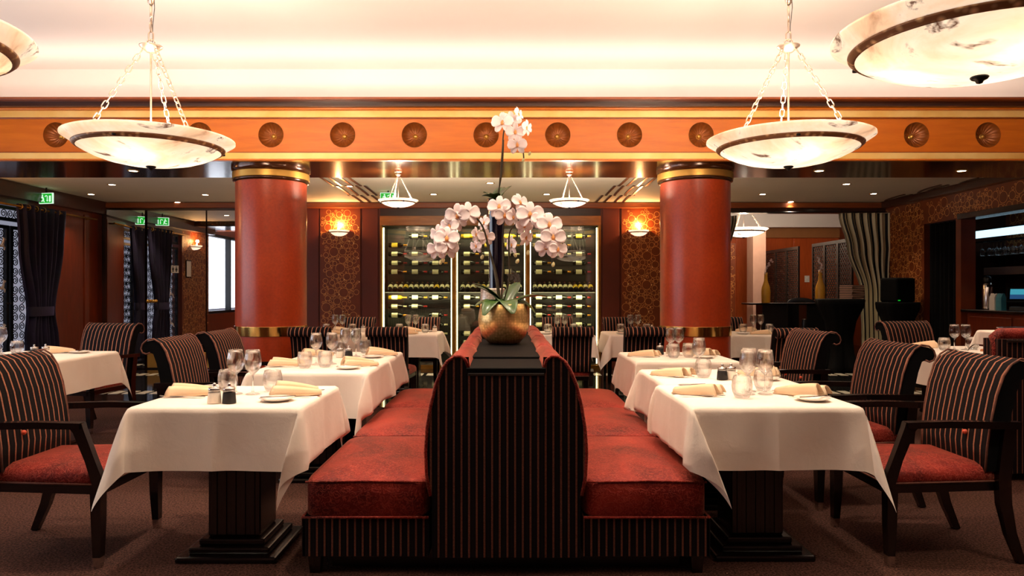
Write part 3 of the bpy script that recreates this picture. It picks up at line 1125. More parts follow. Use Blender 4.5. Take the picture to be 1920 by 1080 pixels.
def cloth_mesh(hx, hy, drop, z, seed, ox=0, oy=0, short=(), lay=None):
    """a square cloth over a table top: straight hanging sides, folded corners that hang lower.
    short: sides ('-y', '+y') where the cloth only just turns over the edge against the next table"""
    rnd = random.Random(seed)
    ph = [rnd.uniform(0, 6.28) for _ in range(8)]
    def axis(h, l0, l1):
        inner = [-h + 2 * h * k / 26 for k in range(27)]
        pts = [-(h + l0 * (k / 16)) for k in range(1, 17)] + inner + [h + l1 * (k / 16) for k in range(1, 17)]
        return sorted(set(pts + [-.004, .004]))
    us = axis(hx, drop, drop)
    vs = axis(hy, .03 if '-y' in short else drop, .03 if '+y' in short else drop)
    skew = [rnd.uniform(-.45, .45) for _ in range(4)]
    rr = .016
    def down(a):
        if a < rr * 1.57:
            th = a / rr
            return rr * math.sin(th), -rr * (1 - math.cos(th))
        return rr, -rr - (a - rr * 1.57)
    def fn(u, v):
        au, av = abs(u) - hx, abs(v) - hy
        su, sv = (1 if u > 0 else -1), (1 if v > 0 else -1)
        if au <= 0 and av <= 0:
            return (u, v, z + (.0012 if abs(u) < .005 or abs(v) < .005 else 0))
        if au > 0 and av <= 0:
            o, dz = down(au)
            g = min(1, au / .2)
            e = max(0, (abs(v) - hy + .16) / .16)
            wv = (.006 * math.sin(v * 9 + ph[0] + su) + .004 * math.sin(v * 23 + ph[1])) * g
            cr = .011 * max(0, 1 - abs(v) / .06) * g
            return (su * (hx + o + .03 * au + wv + cr + .02 * e * e * g), v, z + dz)
        if av > 0 and au <= 0:
            o, dz = down(av)
            g = min(1, av / .2)
            e = max(0, (abs(u) - hx + .16) / .16)
            wv = (.006 * math.sin(u * 8 + ph[2] + sv) + .004 * math.sin(u * 21 + ph[3])) * g
            cr = .011 * max(0, 1 - abs(u) / .06) * g
            return (u, sv * (hy + o + .03 * av + wv + cr + .02 * e * e * g), z + dz)
        r = math.hypot(au, av)
        th = math.atan2(av, au)
        o, dz = down(r)
        q = math.sin(2 * th) ** 1.2
        sk = skew[(su > 0) * 2 + (sv > 0)]
        g = min(1, r / .2)
        out = .27 * r * q * min(1, r / .05)
        dxx = out * (.72 + sk) + o * math.cos(th) + .03 * r * math.cos(th) ** 2 + .02 * g * math.cos(th) ** 2
        dyy = out * (.72 - sk) + o * math.sin(th) + .03 * r * math.sin(th) ** 2 + .02 * g * math.sin(th) ** 2
        ly_ = (lay or {}).get((su, sv), 0)
        if ly_:      # corner folded flat across the front
            dxx = o * math.cos(th) + .02 * g * math.cos(th) ** 2 - ly_ * r * q
            dyy = o + .03 * r + .05 * g * q
        fold = .022 * math.sin(4 * th) * (1 if sk > 0 else -1) * g
        wv1 = (.006 * math.sin(v * 9 + ph[0] + su) + .004 * math.sin(v * 23 + ph[1])) * g * math.cos(th) ** 2
        wv2 = (.006 * math.sin(u * 8 + ph[2] + sv) + .004 * math.sin(u * 21 + ph[3])) * g * math.sin(th) ** 2
        return (su * (hx + dxx + fold + wv1), sv * (hy + dyy - fold + wv2), z + dz * (1 + .10 * q))
    def rest(p):
        # where the cloth meets the banquette seat it lies over the cushion edge
        X, Y, Z = p[0] + ox, p[1] + oy, p[2]
        if abs(X) < .922 and 3.2 < Y < 6.25 and Z < .485:
            k = min(1, (.485 - Z) / .03) * min(1, (Y - 3.2) / .1)
            X = math.copysign(abs(X) + (.922 - abs(X)) * k, X)
        return (X - ox, Y - oy, Z)
    mb = MB()
    v = [rest(fn(a, b)) for a in us for b in vs]
    nv = len(vs)
    f = [(i * nv + j, (i + 1) * nv + j, (i + 1) * nv + j + 1, i * nv + j + 1) for i in range(len(us) - 1) for j in range(nv - 1)]
    mb.add(v, f, True)
    return mb.mesh('tablecloth', M['linen'])


def make_table(name, label, x, y, hx, hy, group):
    t = thing(name, label, 'table', (x, y, 0), 0, group)
    MB().box(-hx + .01, hx - .01, -hy + .01, hy - .01, .715, .742, .006).build('table_top', M['ebony'], t)
    MB().box(-.125, .125, -.125, .125, .09, .715, .012).build('pedestal', M['ebony'], t)
    for k in range(5):
        for s in (-1, 1):
            xk = -.09 + .045 * k
            MB().box(xk - .012, xk + .012, s * .125 - .008, s * .125 + .008, .1, .71, .004).build('reeding', M['ebony'], t)
    MB().box(-.155, .155, -.155, .155, .06, .09, .008).build('base_step', M['ebony'], t)
    MB().box(-.19, .19, -.19, .19, .03, .06, .008).build('base_step', M['ebony'], t)
    MB().box(-.235, .235, -.235, .235, .0, .03, .01).build('base_plinth', M['ebony'], t)
    return t


ZT = .75
TABLES = {
    'L1': (-1.31, 3.575, .372, .355, .29, 'front left table'),
    'L2': (-1.275, 4.98, .372, .39, .30, 'middle left table'),
    'L3': (-1.275, 5.765, .372, .34, .31, 'rear left table'),
    'R1': (1.21, 3.60, .372, .365, .29, 'front right table'),
    'R2': (1.26, 4.385, .372, .37, .30, 'middle right table'),
    'R3': (1.33, 5.70, .372, .39, .31, 'rear right table'),
    'TL': (-3.81, 5.76, .44, .44, .28, 'far left table'),
    'TR': (4.02, 6.36, .42, .40, .30, 'far right table'),
    'B1': (-2.09, 8.85, .36, .40, .27, 'back table beside the left column'),
    'B2': (-1.20, 8.85, .36, .40, .27, 'back table before the left wine bay'),
    'B3': (.66, 8.85, .36, .40, .27, 'back table before the right wine bay'),
    'B4': (1.58, 8.85, .36, .40, .27, 'back table left of the right column'),
    'B5': (3.02, 8.85, .38, .40, .27, 'back table right of the right column'),
}
for i, (k, (x, y, hx, hy, dr, nm)) in enumerate(TABLES.items()):
    make_table('dining_table', 'dark pedestal of the %s under its white cloth' % nm, x, y, hx, hy, 'dark pedestal dining tables')
    c = put('tablecloth', cloth_mesh(hx, hy, dr, ZT, 11 + i, x, y, {'L2': ('+y',), 'L3': ('-y',), 'R1': ('+y',), 'R2': ('-y',)}.get(k, ()), {'L1': {(1, -1): .22}, 'R1': {(-1, -1): .42}, 'L2': {(1, -1): .15}}.get(k)), None, (x, y, 0))
    tag(c, 'white tablecloth draped over the %s' % nm, 'tablecloth', 'white tablecloths')

# ================================================================== tableware prototypes
wine_prof = [(.0, .0), (.034, .0), (.036, .002), (.030, .005), (.010, .010), (.0045, .020), (.0042, .085), (.006, .098), (.018, .108), (.034, .126), (.0415, .150), (.0405, .178), (.036, .205), (.033, .222)]
wine_in = [(.032, .221), (.035, .204), (.0395, .177), (.0403, .151), (.033, .128), (.017, .111), (.004, .105), (.0, .104)]
wine_me = MB().lathe(wine_prof + wine_in, 24).mesh('wine_glass', M['glass'])
tum_prof = [(.0, .0), (.030, .0), (.036, .006), (.046, .030), (.0495, .055), (.047, .082), (.041, .108), (.0402, .1085)]
tum_in = [(.0395, .107), (.0455, .082), (.048, .055), (.0445, .031), (.035, .012), (.0, .010)]
tum_me = MB().lathe(tum_prof + tum_in, 24).mesh('tumbler', M['glass'])
plate_me = MB().lathe([(0, .004), (.045, .004), (.052, .007), (.080, .015), (.082, .014), (.055, .003), (.047, 0), (0, 0)], 32).mesh('side_plate', M['porcelain'])


def cutlery_mesh(kind):
    mb = MB()
    if kind == 'knife':
        pts = [(0, -.115, .006, .016), (0, -.105, .0085, .013), (0, -.03, .006, .009), (0, -.015, .0045, .008), (0, 0, .010, .010), (0, .05, .0105, .010), (0, .09, .007, .009), (0, .108, .001, .008)]
    elif kind == 'fork':
        pts = [(0, -.10, .006, .010), (0, -.09, .008, .009), (0, -.02, .0035, .007), (0, .03, .0035, .010), (0, .045, .011, .012), (0, .058, .012, .012)]
    elif kind == 'butter':
        pts = [(0, -.085, .005, .010), (0, -.02, .004, .007), (0, 0, .008, .008), (0, .06, .009, .008), (0, .075, .002, .008)]
    rings = []
    for (x, y, hw_, z) in pts:
        rings.append([(x - hw_, y, z * .45), (x + hw_, y, z * .45), (x + hw_ * .8, y, z * .45 + .003), (x - hw_ * .8, y, z * .45 + .003)])
    mb.loft(rings, True, True, False)
    if kind == 'fork':
        for k in range(4):
            xk = -.0095 + .0063 * k
            mb.bar([(xk, .056, .0065), (xk, .08, .0045), (xk * .95, .10, .006)], (.0036, .0025))
    return mb.mesh(kind, M['steel'])


knife_me, fork_me, butter_me = cutlery_mesh('knife'), cutlery_mesh('fork'), cutlery_mesh('butter')


def napkin_mesh(seed):
    r_ = random.Random(seed)
    p1, p2 = r_.uniform(.9, 1.15), r_.uniform(.8, 1.05)
    def fn(u, v):
        # u along the folds, from the open end; v across: two loose rolls side by side
        s = v * 2
        k = 0 if s < 1 else 1
        q = s - k
        hgt = (.054 * p1 if k == 0 else .044 * p2) * (1 - .62 * u ** 1.5)
        ang = math.pi * q
        wd = .040 * (1 - .1 * u)
        xc = (-.042 if k == 0 else .036) * (1 - .12 * u)
        x = xc - wd * math.cos(ang) * (1.12 if .2 < q < .8 else 1)
        z = .006 + hgt * max(0, math.sin(ang)) ** .8
        y = -.11 + .22 * u + (.022 * math.sin(ang) - .018 * k) * (1 - u) + .012 * k * u
        return (x, y, z)
    mb = MB().shell(fn, 12, 32, (0, 0, -.003))
    mb.shell(lambda u, v: ((v - .5) * .15, -.085 + .20 * u, .006 + .0015 * math.sin(9 * v)), 6, 8, (0, 0, -.004))
    return mb.mesh('napkin', M['napkin'])


nap_me = [napkin_mesh(k) for k in range(4)]


def make_cruet(fill, label, loc, group):
    t = thing('salt_cellar' if fill == 'salt' else 'pepper_pot', label, 'salt' if fill == 'salt' else 'pepper', loc, 0, group)
    k = 1.5
    sc = lambda pr: [(r * k, z * k) for r, z in pr]
    MB().lathe(sc([(.0186, .030), (.0182, .034), (.018, .044), (.0172, .044), (.0172, .034), (.0176, .030)]), 24).build('glass_body', M['glass'], t)
    MB().lathe(sc([(0, 0), (.0205, 0), (.021, .002), (.0186, .030), (.0176, .0325), (0, .033)]), 24).build('filling', M[fill], t)
    MB().lathe(sc([(.0180, .040), (.0185, .046), (.010, .049), (.004, .050), (.0055, .055), (.0045, .060), (0, .062)]), 20).build('lid', M['steel'], t)
    return t


cruets = {}
SIDEWORD = {0: 'near', 90: 'right-hand', -90: 'left-hand', 180: 'far'}
G = {'w': 'wine glasses on the tables', 't': 'tumblers on the tables', 'n': 'folded napkins on the tables', 'k': 'table knives', 'f': 'table forks', 'p': 'side plates', 'b': 'butter knives'}
nap_i = 0


def setting(tk, fx, fy, face, full=True, pl=1, word=None):
    """a place laid at table-local (fx, fy) for a diner facing angle `face`"""
    global nap_i
    x, y, hx, hy, dr, nm = TABLES[tk]
    wd = word or SIDEWORD[face]
    m = Matrix.Translation((x + fx, y + fy, ZT + .0025)) @ Matrix.Rotation(R(face), 4, 'Z')
    def at(p, rz=0):
        return m @ Vector(p), (0, 0, R(face) + rz)
    nap_i += 1
    nrz = R(-62 if x < 0 else 62) + random.uniform(-.22, .22) - R(face)
    items = [('napkin', nap_me[nap_i % 4], (0, .0, .0), nrz, 'folded cream napkin, %s place of the %s', 'napkin', G['n'])]
    if full:
        items += [('table_knife', knife_me, (.105, .0, 0), random.uniform(-.05, .05), 'steel knife, %s place of the %s', 'knife', G['k']),
                  ('table_fork', fork_me, (-.095, .0, 0), random.uniform(-.05, .05), 'steel fork, %s place of the %s', 'fork', G['f'])]
    if pl:
        items += [('side_plate', plate_me, (-.20, .03, 0), 0, 'small white plate, %s place of the %s', 'plate', G['p'])]
        if full:
            items += [('butter_knife', butter_me, (-.20, .03, .0135), .35, 'small knife lying on plate, %s place of the %s', 'knife', G['b'])]
    for nme, me, p, rz, lab, cat, grp in items:
        l_, r_ = at(p, rz)
        tag(put(nme, me, None, l_, r_), lab % (wd, nm), cat, grp)


WORD2 = ['left-hand', 'right-hand', 'middle', 'rear']


def glasses(tk, wines, tums, cruet=None):
    x, y, hx, hy, dr, nm = TABLES[tk]
    for i, (a, b) in enumerate(wines):
        tag(put('wine_glass', wine_me, None, (x + a, y + b, ZT + .003)), 'stemmed wine glass, %s one on the %s' % (WORD2[i], nm), 'wine glass', G['w'])
    for i, (a, b) in enumerate(tums):
        tag(put('tumbler', tum_me, None, (x + a, y + b, ZT + .003)), 'clear stemless tumbler, %s one on the %s' % (WORD2[i], nm), 'tumbler', G['t'])
    for fill, (a, b) in zip(('salt', 'pepper'), cruet or ()):
        if (a, b) == (None, None):
            continue
        lab = ('glass salt cellar with white salt on the %s' if fill == 'salt' else 'glass pepper pot with black filling on the %s') % nm
        if fill not in cruets:
            cruets[fill] = make_cruet(fill, lab, (x + a, y + b, ZT + .003), 'salt and pepper pots')
        else:
            dup(cruets[fill], (x + a, y + b, ZT + .003), 0, lab)


setting('L1', -.26, .02, -90)
setting('L1', .255, .02, 90)
glasses('L1', [(-.05, .03), (.04, .02)], [(-.14, .16), (.10, .14)], [(-.04, -.255), (.028, -.255)])
setting('L2', -.25, .0, -90)
setting('L2', .25, .0, 90)
glasses('L2', [(-.06, .05), (.04, .09)], [(-.08, -.16), (.04, -.10)])
setting('L3', -.25, .0, -90)
setting('L3', .262, .02, 90)
glasses('L3', [(.0, -.10), (.09, -.12)], [(.10, .20), (-.08, .10)], [(-.02, -.18), (.05, -.2)])
setting('R1', -.25, .03, -90)
setting('R1', .26, .0, 90)
glasses('R1', [(-.01, -.01), (.03, .09), (.08, .0)], [(-.075, -.12), (.12, .14)])
setting('R2', -.25, .02, -90)
setting('R2', .27, .0, 90)
glasses('R2', [(-.06, .12)], [(-.09, -.09)], [(.05, -.17), (-.01, -.20)])
setting('R3', -.25, .0, -90)
setting('R3', .22, .05, 90)
glasses('R3', [(-.04, -.02), (.04, .05)], [(-.05, -.16), (.08, -.10)], [(.0, .2), (-.09, .14)])
setting('TL', .05, .27, 180, True, 1)
glasses('TL', [(-.32, .10), (-.25, .02)], [(-.36, .02), (-.18, .1)], [(.13, -.02), (.06, -.05)])
setting('TR', -.22, .22, -90, False, 0)
glasses('TR', [(-.12, -.08), (-.02, -.08)], [(-.22, -.10), (.08, -.02)])
for k in ('B1', 'B2', 'B3', 'B4', 'B5'):
    dx = {'B1': .02, 'B2': .03, 'B3': .0, 'B4': -.02, 'B5': .05}[k]
    glasses(k, [(dx - .045, .0), (dx + .045, .0)], [(dx - .16, .03), (dx + .16, .02)], [(dx + .26, .2), (None, None)])
    setting(k, .0, -.27, 0, False, 1)
    setting(k, .0, .27, 180, False, 1)
rl = MB().lathe([(0, .02), (.014, .018), (.022, .008), (.02, 0), (0, 0)], 14).build('bread_roll', M['bread'], None, (4.02 + .05, 6.36 - .2, ZT + .003))
tag(rl, 'small brown bread roll by the wine glasses on the far right table', 'bread roll')

# service table behind the right-hand bench
st = thing('service_table', 'small high service table behind the right bench', 'table', (4.27, 5.56, 0))
MB().box(-.5, .5, -.17, .17, .92, .95, .005).build('table_top', M['ebony'], st)
for sx in (-1, 1):
    for sy in (-1, 1):
        MB().bar([(sx * .42, sy * .13, .92), (sx * .42, sy * .13, 0)], [(.05, .05), (.04, .04)]).build('leg', M['ebony'], st)
tag(put('tablecloth', cloth_mesh(.51, .175, .12, .957, 77), None, (4.27, 5.56, 0)), 'white cloth on the service table behind the right bench', 'tablecloth', 'white tablecloths')
tag(MB().lathe([(0, .004), (.10, .004), (.125, .018), (.15, .022), (.15, .026), (.12, .024), (.095, .009), (0, .009)], 40).build('silver_tray', M['steel'], None, (3.95, 5.55, .959)), 'round silver tray on the service table at right', 'tray')
for k in range(5):
    tag(put('dinner_plate', plate_me, None, (4.22, 5.54, .960 + .008 * k), None, (1.3, 1.3, 1)), '%s plate of the white stack beside the silver tray' % ('lowest', 'second lowest', 'middle', 'second highest', 'topmost')[k], 'plate', 'stacked plates on the service table')

# ================================================================== lamps


def link_path(ln, wd, n=6):
    r = wd / 2
    h = ln / 2 - r
    pts = []
    for k in range(n + 1):
        a = math.pi * k / n
        pts.append((r * math.cos(a), 0, h + r * math.sin(a)))
    for k in range(n + 1):
        a = math.pi + math.pi * k / n
        pts.append((r * math.cos(a), 0, -h + r * math.sin(a)))
    return pts


def chain(mb, p0, p1, ln=.055, wd=.026, r=.0038):
    p0, p1 = Vector(p0), Vector(p1)
    d = p1 - p0
    n = max(2, round(d.length / (ln * .82)))
    q = d.to_track_quat('Z', 'Y')
    path = link_path(ln, wd)
    path = path + path[:1]
    for k in range(n):
        c = p0 + d * ((k + .5) / n)
        m = Matrix.Translation(c) @ q.to_matrix().to_4x4() @ Matrix.Rotation(R(90 * (k % 2)), 4, 'Z')
        mb.tube([m @ Vector(p) for p in path], r, 5, True, False)
    return mb


def make_pendant(name, label, loc, Rr, hub_z, top_z, mat, power, group, spin=0, bulbs=3):
    """alabaster bowl hung on three chains; loc = centre of the rim; hub_z, top_z above the rim"""
    s = Rr / .575
    t = thing(name, label, 'pendant lamp', loc, spin, group)
    bowl = [(.575, .0), (.578, -.012), (.505, -.058)]
    bm_ = MB().lathe([(r * s, z * s) for r, z in [(.545, .004), (.562, .006), (.575, .0), (.576, -.012), (.54, -.036), (.498, -.060)]], 72).build('bowl_rim', mat, t)
    body = [(.478, -.084), (.44, -.108), (.38, -.137), (.30, -.165), (.20, -.187), (.10, -.199), (.0, -.203)]
    inner = [(.0, -.193), (.2, -.177), (.38, -.125), (.5, -.045), (.545, .004)]
    MB().lathe([(r * s, z * s) for r, z in body], 72).build('bowl', mat, t)
    MB().lathe([(r * s, z * s) for r, z in [(.497, -.056), (.506, -.062), (.504, -.070), (.488, -.084), (.480, -.088), (.472, -.084)]], 72).build('carved_band', M['lampband'], t)
    MB().lathe([(r * s, z * s) for r, z in [(.03, -.198), (.036, -.206), (.03, -.214), (.016, -.220), (.012, -.230), (0, -.234)]], 16).build('finial', M['iron'], t)
    for k in range(3):
        a = 2 * math.pi * k / 3 + R(90)
        ca, sa = math.cos(a), math.sin(a)
        MB().lathe([(0, -.008), (.012, -.006), (.013, .004), (0, .010)], 10, (.495 * s * math.cos(a + 1), .495 * s * math.sin(a + 1), -.075 * s)).build('stud', M['iron'], t)
        chain(MB(), (.055 * ca * s, .055 * sa * s, hub_z - .02), (.43 * s * ca, .43 * s * sa, -.045 * s), .062 * s, .03 * s, .0042 * s).build('chain', M['chain'], t)
    MB().tube([(0, 0, hub_z), (0, 0, -.19 * s)], .007 * s, 8).build('rod', M['chain'], t)
    MB().lathe([(r * s, z * s + hub_z) for r, z in [(.0, -.035), (.03, -.035), (.05, -.018), (.078, .004), (.080, .012), (.05, .016), (.0, .018)]], 24).build('hub', M['chain'], t)
    ring = [(.03 * s * math.cos(a), 0, hub_z + .03 * s + .03 * s * math.sin(a)) for a in [2 * math.pi * q / 16 for q in range(17)]]
    MB().tube(ring, .005 * s, 6, True, False).build('hook_ring', M['chain'], t)
    if top_z - hub_z > .25:
        z0 = hub_z + .05 * s
        chain(MB(), (0, 0, z0), (0, 0, z0 + .12), .06, .03, .005).build('chain', M['chain'], t)
        MB().tube([(0, 0, z0 + .11), (0, 0, z0 + .26)], .008, 8).build('stem', M['chain'], t)
        MB().lathe([(.011, z0 + .24), (.02, z0 + .25), (.024, z0 + .28), (.03, z0 + .32), (.05, z0 + .35), (.05, z0 + .36), (.012, z0 + .37), (.012, top_z - .04), (.05, top_z - .03), (.07, top_z)], 20).build('canopy', M['chain'], t)
        MB().tube([(.018, 0, z0 + .34), (.024, 0, z0 + .22), (.012, 0, z0 + .1), (.01, 0, hub_z)], .0022, 5).build('cable', M['iron'], t)
    else:
        MB().lathe([(0, top_z - .03), (.05 * s * 2, top_z - .02), (.06 * s * 2, top_z), (0, top_z)], 20).build('canopy', M['chain'], t)
    for k in range(bulbs):
        a = 2 * math.pi * k / bulbs + .6
        rr = .24 * s if bulbs > 1 else 0
        lp = light('pendant_bulb_light', 'POINT', (loc[0] + rr * math.cos(a), loc[1] + rr * math.sin(a), loc[2] - .04 * s), power / bulbs, (1, .80, .60), size=.05 * s + .01)
    return t


GP = 'large alabaster pendants'
hz = 2.285
for (x, y, spin, lab) in (
        (-2.375, 4.8, .05, 'large alabaster bowl pendant at upper left, hung on three chains'),
        (1.875, 4.8, -.2, 'large alabaster bowl pendant at upper right, hung on three chains'),
        (1.83, 2.79, 4.0, 'large alabaster bowl pendant cut by the top right corner'),
        (-2.42, 2.75, 5.2, 'large alabaster bowl pendant cut by the top left corner')):
    make_pendant('pendant_lamp', lab, (x, y, hz), .528, .605, ZC - hz, M['alabaster'], 165, GP, spin)
for (x, lab) in ((-1.21, 'small alabaster pendant under the beam, left of the orchid'), (.69, 'small alabaster pendant under the beam, right of the orchid')):
    make_pendant('pendant_lamp', lab, (x, 8.0, 2.275), .222, .28, 2.6 - 2.275, M['alabaster_small'], 125, 'small alabaster pendants', .5, 1)
make_pendant('pendant_lamp', 'alabaster pendant in the room beyond the doorway, beside the right column', (4.40, 13.4, 2.42), .44, .46, 3.25 - 2.42, M['alabaster_far'], 40, None, .2, 1)

# wall sconces
def sconce(label, loc, rz):
    t = thing('wall_sconce', label, 'wall lamp', loc, rz, 'alabaster wall sconces')
    MB().lathe([(.165, .0), (.168, -.012), (.15, -.03), (.12, -.062), (.07, -.088), (.0, -.10)], 32, (0, 0, 0), True, math.pi, 2 * math.pi).build('half_bowl', M['alabaster_small'], t)
    MB().lathe([(.155, -.028), (.158, -.034), (.150, -.042), (.146, -.044)], 32, (0, 0, 0), True, math.pi, 2 * math.pi).build('carved_band', M['lampband'], t)
    MB().lathe([(.012, -.098), (.014, -.104), (.006, -.112), (0, -.114)], 10, (0, -.01, 0)).build('finial', M['oldbrass'], t)
    MB().box(-.06, .06, -.012, 0, -.06, .03, .004).build('back_plate', M['oldbrass'], t)
    MB().lathe([(0, .05), (.014, .04), (.018, .022), (.012, .0), (0, -.005)], 12, (0, -.06, 0)).build('bulb', M['bulb_warm'], t)
    v = Vector((0, -.075, .09))
    v.rotate(Euler((0, 0, rz)))
    light('sconce_light', 'POINT', Vector(loc) + v, 24, (1, .50, .18), size=.03)
    return t


sconce('glowing half-bowl sconce on the left papered panel', (xx(637), YB - .026, zz(432)), 0)
sconce('glowing half-bowl sconce on the right papered panel', (xx(1197), YB - .026, zz(432)), 0)
sconce('glowing half-bowl sconce on the left wall, seen in the mirror', (XL + .002, 8.2, 2.22), R(90))

# recessed downlights
dl_ring = MB().lathe([(.045, 0), (.06, 0), (.06, -.006), (.045, -.006)], 20).mesh('trim_ring', M['brass'])
dl_bulb = MB().lathe([(0, -.003), (.045, -.003), (.045, 0)], 16).mesh('bulb', M['bulb'])
DL = [(250, 320, 2.6, 'under the beam by the left pendant'), (1536, 320, 2.6, 'under the beam below the right pendant'), (1803, 320, 2.6, 'under the beam at far right'),
      (210, 346, ZB, 'left of the left column, nearest the beam'), (171, 364, ZB, 'nearest the exit sign on the left'), (385, 365, ZB, 'just left of the left column'), (333, 379, ZB, 'above the mirror doors'),
      (655, 349, ZB, 'among the left ceiling fins'), (919, 343, ZB, 'above the tall orchid'), (813, 364, ZB, 'above the left wine bay'), (1025, 364, ZB, 'above the right wine bay'),
      (1430, 364, ZB, 'just right of the right column'), (1483, 378, ZB, 'above the doorway to the next room'), (1587, 345, ZB, 'right of the column, nearest the beam'), (1638, 363, ZB, 'above the striped curtain')]
for (px, py, z, lab) in DL:
    d = F * (z - H) / (VY - py)
    x = (px - VX) * d / F
    t = thing('downlight', 'small recessed ceiling spotlight %s' % lab, 'ceiling light', (x, d, z), 0, 'recessed downlights')
    put('trim_ring', dl_ring, t)
    put('bulb', dl_bulb, t)
    light('downlight_beam', 'SPOT', (x, d, z - .03), 85 if 500 < px < 1400 else 42, (1, .80, .56), (0, 0, 0), .04, None, R(95), .8)

# unseen downlights added to the main ceiling to brighten tables and aisles
for (x, y, lab) in ((-1.31, 3.3, 'over the front left table'), (1.21, 3.3, 'over the front right table'), (-1.31, 5.3, 'over the rear left table'), (1.3, 5.2, 'over the rear right table'),
                    (-3.8, 5.3, 'over the far left table'), (3.9, 5.6, 'over the far right table'), (0, 3.4, 'over the orchid planter'), (-2.6, 1.6, 'over the left aisle behind us'), (2.5, 1.6, 'over the right aisle behind us')):
    t = thing('downlight', 'added main-ceiling fill spotlight %s' % lab, 'ceiling light', (x, y, ZC), 0, 'added main ceiling fill lights')
    put('trim_ring', dl_ring, t)
    put('bulb', dl_bulb, t)
    light('downlight_beam', 'SPOT', (x, y, ZC - .03), 185, (1, .82, .62), (0, 0, 0), .10, None, R(80), .7)

# ================================================================== wine cabinet
WX0, WX1 = xx(713), xx(1126)
ZW = zz(423)
wc = thing('wine_cabinet', 'tall glass-fronted wine cabinet of three lit bays at the back', 'wine cabinet', (0, 0, 0))
MB().box(WX0, WX1, YB + .60, YB + .64, 0, zz(405)).build('back_board', M['cabinet'], wc)
MB().box(WX0, WX1, YB, YB + .6, 0, .05).build('floor_board', M['cabinet'], wc)
MB().box(WX0, WX1, YB, YB + .6, ZW, ZW + .02).build('top_board', M['cabinet'], wc)
MB().box(WX0, WX0 + .02, YB, YB + .6, 0, ZW).build('side_board', M['cabinet'], wc)
MB().box(WX1 - .02, WX1, YB, YB + .6, 0, ZW).build('side_board', M['cabinet'], wc)
MB().box(WX0, WX1, YB - .03, YB + .05, ZW, zz(405), .005).build('head_board', M['lintel'], wc)
for px0, px1 in ((713, 717), (848, 855), (986, 993), (1121.5, 1126)):
    MB().box(xx(px0), xx(px1), YB - .02, YB + .05, .03, ZW, .004).build('post', M['oldbrass'], wc)
    if px0 in (848, 986):
        MB().box(xx(px0) + .01, xx(px1) - .01, YB + .05, YB + .6, .03, ZW).build('partition', M['cabinet'], wc)
MB().box(WX0, WX1, YB - .02, YB + .05, .0, .06).build('kick_rail', M['oldbrass'], wc)
for px0, px1 in ((717.8, 719.6), (845, 846.6), (856, 857.6), (983, 984.6), (994, 995.6), (1118.6, 1120.4)):
    z0 = .08
    MB().box(xx(px0), xx(px1), YB + .045, YB + .06, z0, ZW - .03).build('led_strip', M['led'], wc)
BAYS = [(720.5, 844, 'left'), (858.5, 982.5, 'middle'), (996.5, 1118, 'right')]
for a, b, nm in BAYS:
    MB().box(xx(a) - .02, xx(b) + .02, YB - .012, YB - .006, .07, ZW).build('glass_door', M['pane'], wc)
    for zl in (ZW - .03, zz(548) - .02):
        light('wine_bay_fill', 'AREA', ((xx(a) + xx(b)) / 2, YB + .08, zl), 9, (1, .88, .5), (R(38), 0, 0), 1.0, .03)  # added fill inside each bay, without a fixture, to brighten the bottle labels

# bottle meshes: lying along x, base at x = 0
bp = [(0, 0), (.034, 0), (.0375, .004), (.0375, .19), (.034, .205), (.018, .228), (.0145, .24), (.0145, .30), (0, .30)]
def along_x(mb): return mb.xf(Matrix.Rotation(R(90), 4, 'Y'))
bot_me = {k: along_x(MB().lathe(bp, 14)).mesh('bottle', M[k]) for k in ('bottle', 'bottle_y')}
lab_me = {k: along_x(MB().lathe([(.0381, .05), (.0383, .052), (.0383, .148), (.0381, .15)], 14)).mesh('paper_label', M[k]) for k in ('label', 'label_y')}
cap_me = {k: along_x(MB().lathe([(.0152, .243), (.0156, .244), (.0156, .302), (0, .303)], 10)).mesh('capsule', M[k]) for k in ('foil_red', 'foil_gold', 'foil_pale')}
ROWS = [441, 458, 475, 492, 509, 558, 575, 592, 610, 627, 644, 661]
RN = ['top', 'second', 'third', 'fourth', 'fifth', 'seventh', 'eighth', 'ninth', 'tenth', 'eleventh', 'twelfth', 'lowest']
rb = random.Random(3)
ORD = ['first', 'second', 'third', 'fourth', 'fifth', 'sixth', 'seventh', 'eighth', 'ninth', 'tenth', 'eleventh', 'twelfth', 'thirteenth', 'fourteenth', 'fifteenth', 'sixteenth', 'seventeenth', 'eighteenth', 'nineteenth', 'twentieth']
